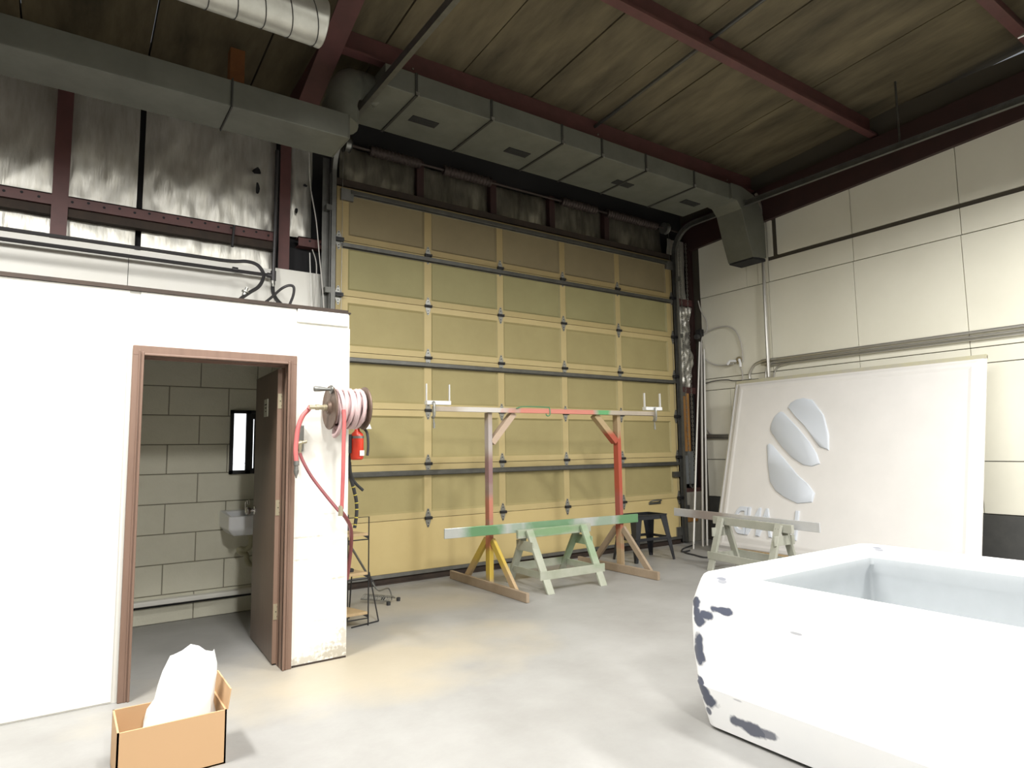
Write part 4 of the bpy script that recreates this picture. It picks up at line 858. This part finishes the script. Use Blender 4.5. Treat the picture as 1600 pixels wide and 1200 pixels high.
b = MB(); b.tube([(-1.02, -.38, .92), (-1.02, -.38, .99), (-1.02, -.47, 1.0), (-1.02, -.48, .97)], .011, 8); b.build('faucet', 'chrome', sk, True)
pipe('floor_pipe', [(-1.9, -.335, .155), (-.9, -.335, .155)], .014, 'blackrub', 'dark pipe running low along the washroom block wall', 'pipe')
tag(MB().box(-1.9, -.93, -.40, -.312, .17, .21).build('pipe_ledge', 'white', None, bev=.008), 'white ledge low on the washroom block wall', 'ledge')

# ================================================================ UPPER LEFT PIPES AND CABLES
yp = -.02
vp_ = thing('black_pipework', P(427, 470, 'y', yp), 'black iron pipes meeting in a tee above the washroom', 'pipe')
MB().tube([P(433, 235, 'y', yp), P(430, 360, 'y', yp), P(427, 432, 'y', yp), P(427, 445, 'y', yp)], .018, 8).build('riser', 'blackpipe', vp_, True)
MB().tube([P(427, 431, 'y', yp)+Vector((-3.6, 0, 0)), P(427, 431, 'y', yp)], .018, 8).build('run', 'blackpipe', vp_, True)
q = P(427, 431, 'y', yp); b = MB(); b.tube([q+Vector((0, 0, -.05)), q+Vector((0, 0, .05))], .028, 10); b.tube([q, q+Vector((-.06, 0, 0))], .026, 10); b.build('tee', 'blackpipe', vp_, True)
MB().tube([P(426, 437, 'y', yp), P(426, 448, 'y', yp)], .020, 10).build('nipple', 'zinc', vp_, True)
q = P(363, 420.5, 'y', yp); MB().tube([q, q+Vector((.05, 0, -.002))], .026, 10).build('coupling', 'blackpipe', vp_, True)
MB().tube(spline([P(426, 448, 'y', yp), P(427, 458, 'y', yp), P(432, 468, 'y', -.2), P(441, 478, 'y', -.5), P(452, 492, 'y', -.7)], 6), .02, 8).build('drop_hose', 'blackrub', vp_, True)
pipe('hose_loop', [P(355, 407.5, 'y', -.3)+Vector((-3, 0, -.0)), P(355, 407.5, 'y', -.3)+Vector((-.5, 0, 0)), P(355, 407.5, 'y', -.3), P(385, 408.5, 'y', -.3), P(402, 414, 'y', -.32), P(411, 426, 'y', -.35), P(411, 436, 'y', -.4), P(404, 448, 'y', -.45), P(390, 457, 'y', -.5), P(376, 467, 'y', -.55), P(366, 479, 'y', -.6)], .017, 'blackpipe', 'thick grey hose arching over the washroom roof at the left', 'hose')
pipe('hose_loop', [P(410, 476, 'y', -.6), P(425, 464, 'y', -.55), P(440, 451, 'y', -.5), P(452, 446, 'y', -.5), P(459, 449, 'y', -.5), P(458, 462, 'y', -.52), P(451, 480, 'y', -.55), P(449, 490, 'y', -.56)], .013, 'blackpipe', 'narrow hose loop standing up from the washroom roof near the overhead door', 'hose')
q = P(383, 457, 'y', -.52)
tag(MB().lathe(q, (.3, 0, .9), [(-.03, .02), (-.005, .02), (0, .034), (.012, .034), (.015, .014), (.05, .014)], 10).build('hose_clamp', 'zinc', None, True), 'small steel clamp on the thick hose above the washroom', 'clamp')
pipe('hanging_wire', [P(483, 240, 'y', -.1), P(485, 290, 'y', -.1), P(494, 345, 'y', -.1), P(499, 400, 'y', -.1), P(503, 440, 'y', -.1), P(506, 482, 'y', -.1)], .006, 'polegrey', 'thin grey wire hanging beside the left door track', 'wire', 5)
pipe('hanging_wire', [P(484, 395, 'y', .02), P(485, 430, 'y', .02), P(487, 485, 'y', .02)], .006, 'polewhite', 'pale cord hanging straight in front of the white liner', 'wire', 5)
pipe('hanging_wire', [P(488, 390, 'y', .02), P(494, 410, 'y', .0), P(494, 440, 'y', .0), P(491, 485, 'y', .0)], .006, 'polegrey', 'kinked wire hanging between the column and the left door track', 'wire', 5)
pipe('cable_strap', [P(366, 352, 'y', .05), P(364, 372, 'y', .04), P(363, 386, 'y', .04)], .012, 'blackrub', 'short black strap hanging from the red girt', 'strap', 6)
# small torn patches of foil
for (px, py, sx, sz) in ((401, 268, .06, .05), (402, 295, .03, .07), (462, 330, .025, .04), (476, 290, .03, .02)):
    q = P(px, py, 'y', .15); b = MB(); n = 9
    b.add([(q.x+sx*math.cos(2*PI*k/n)*random.uniform(.5, 1), .145+random.uniform(-.02, .01), q.z+sz*math.sin(2*PI*k/n)*random.uniform(.6, 1)) for k in range(n)], [tuple(range(n))])
    b.build('torn_patch', 'dark', wb)

# ================================================================ CARTON AT THE LEFT EDGE
q = P(352, 1170, 'z', 0)+Vector((-.05, 0, 0))
ct = thing('carton', (q.x-.22, q.y, 0), 'cardboard carton holding a crumpled white bag at the lower left', 'carton')
bx0, bx1, by0, by1 = q.x-.42, q.x+.02, q.y-.16, q.y+.16
b = MB(); b.box(bx0, bx1, by0, by0+.008, 0.001, .24); b.box(bx0, bx1, by1-.008, by1, 0.001, .24); b.box(bx0, bx0+.008, by0, by1, 0.001, .24); b.box(bx1-.008, bx1, by0, by1, 0.001, .24); b.box(bx0, bx1, by0, by1, 0.0, .008); b.build('box_walls', 'carton', ct)
MB().prism([(bx1, by0, .24), (bx1, by1, .24), (bx1+.012, by1, .33), (bx1+.012, by0, .33)], (.006, 0, 0)).build('flap', 'carton', ct)
bg = MB(); v = []; f = []; n = 16
for i in range(9):
    t = i/8; rr = .16*(1-.5*t)
    for k in range(n):
        a = 2*PI*k/n; w_ = 1+.22*noise.noise(Vector((math.cos(a)*2, math.sin(a)*2, t*3))); v.append(((bx0+bx1)/2+.03+rr*1.2*w_*math.cos(a)+.06*t, (by0+by1)/2+rr*.8*w_*math.sin(a), .012+.47*t+.04*noise.noise(Vector((a, t*4, 1)))))
for i in range(8):
    for k in range(n): f.append((i*n+k, i*n+(k+1) % n, (i+1)*n+(k+1) % n, (i+1)*n+k))
f += [tuple(range(n)), tuple(range(8*n, 9*n))]
bg.add(v, f); tag(bg.build('plastic_bag', 'bag', None, True), 'crumpled white bag standing in the carton at the lower left', 'bag')
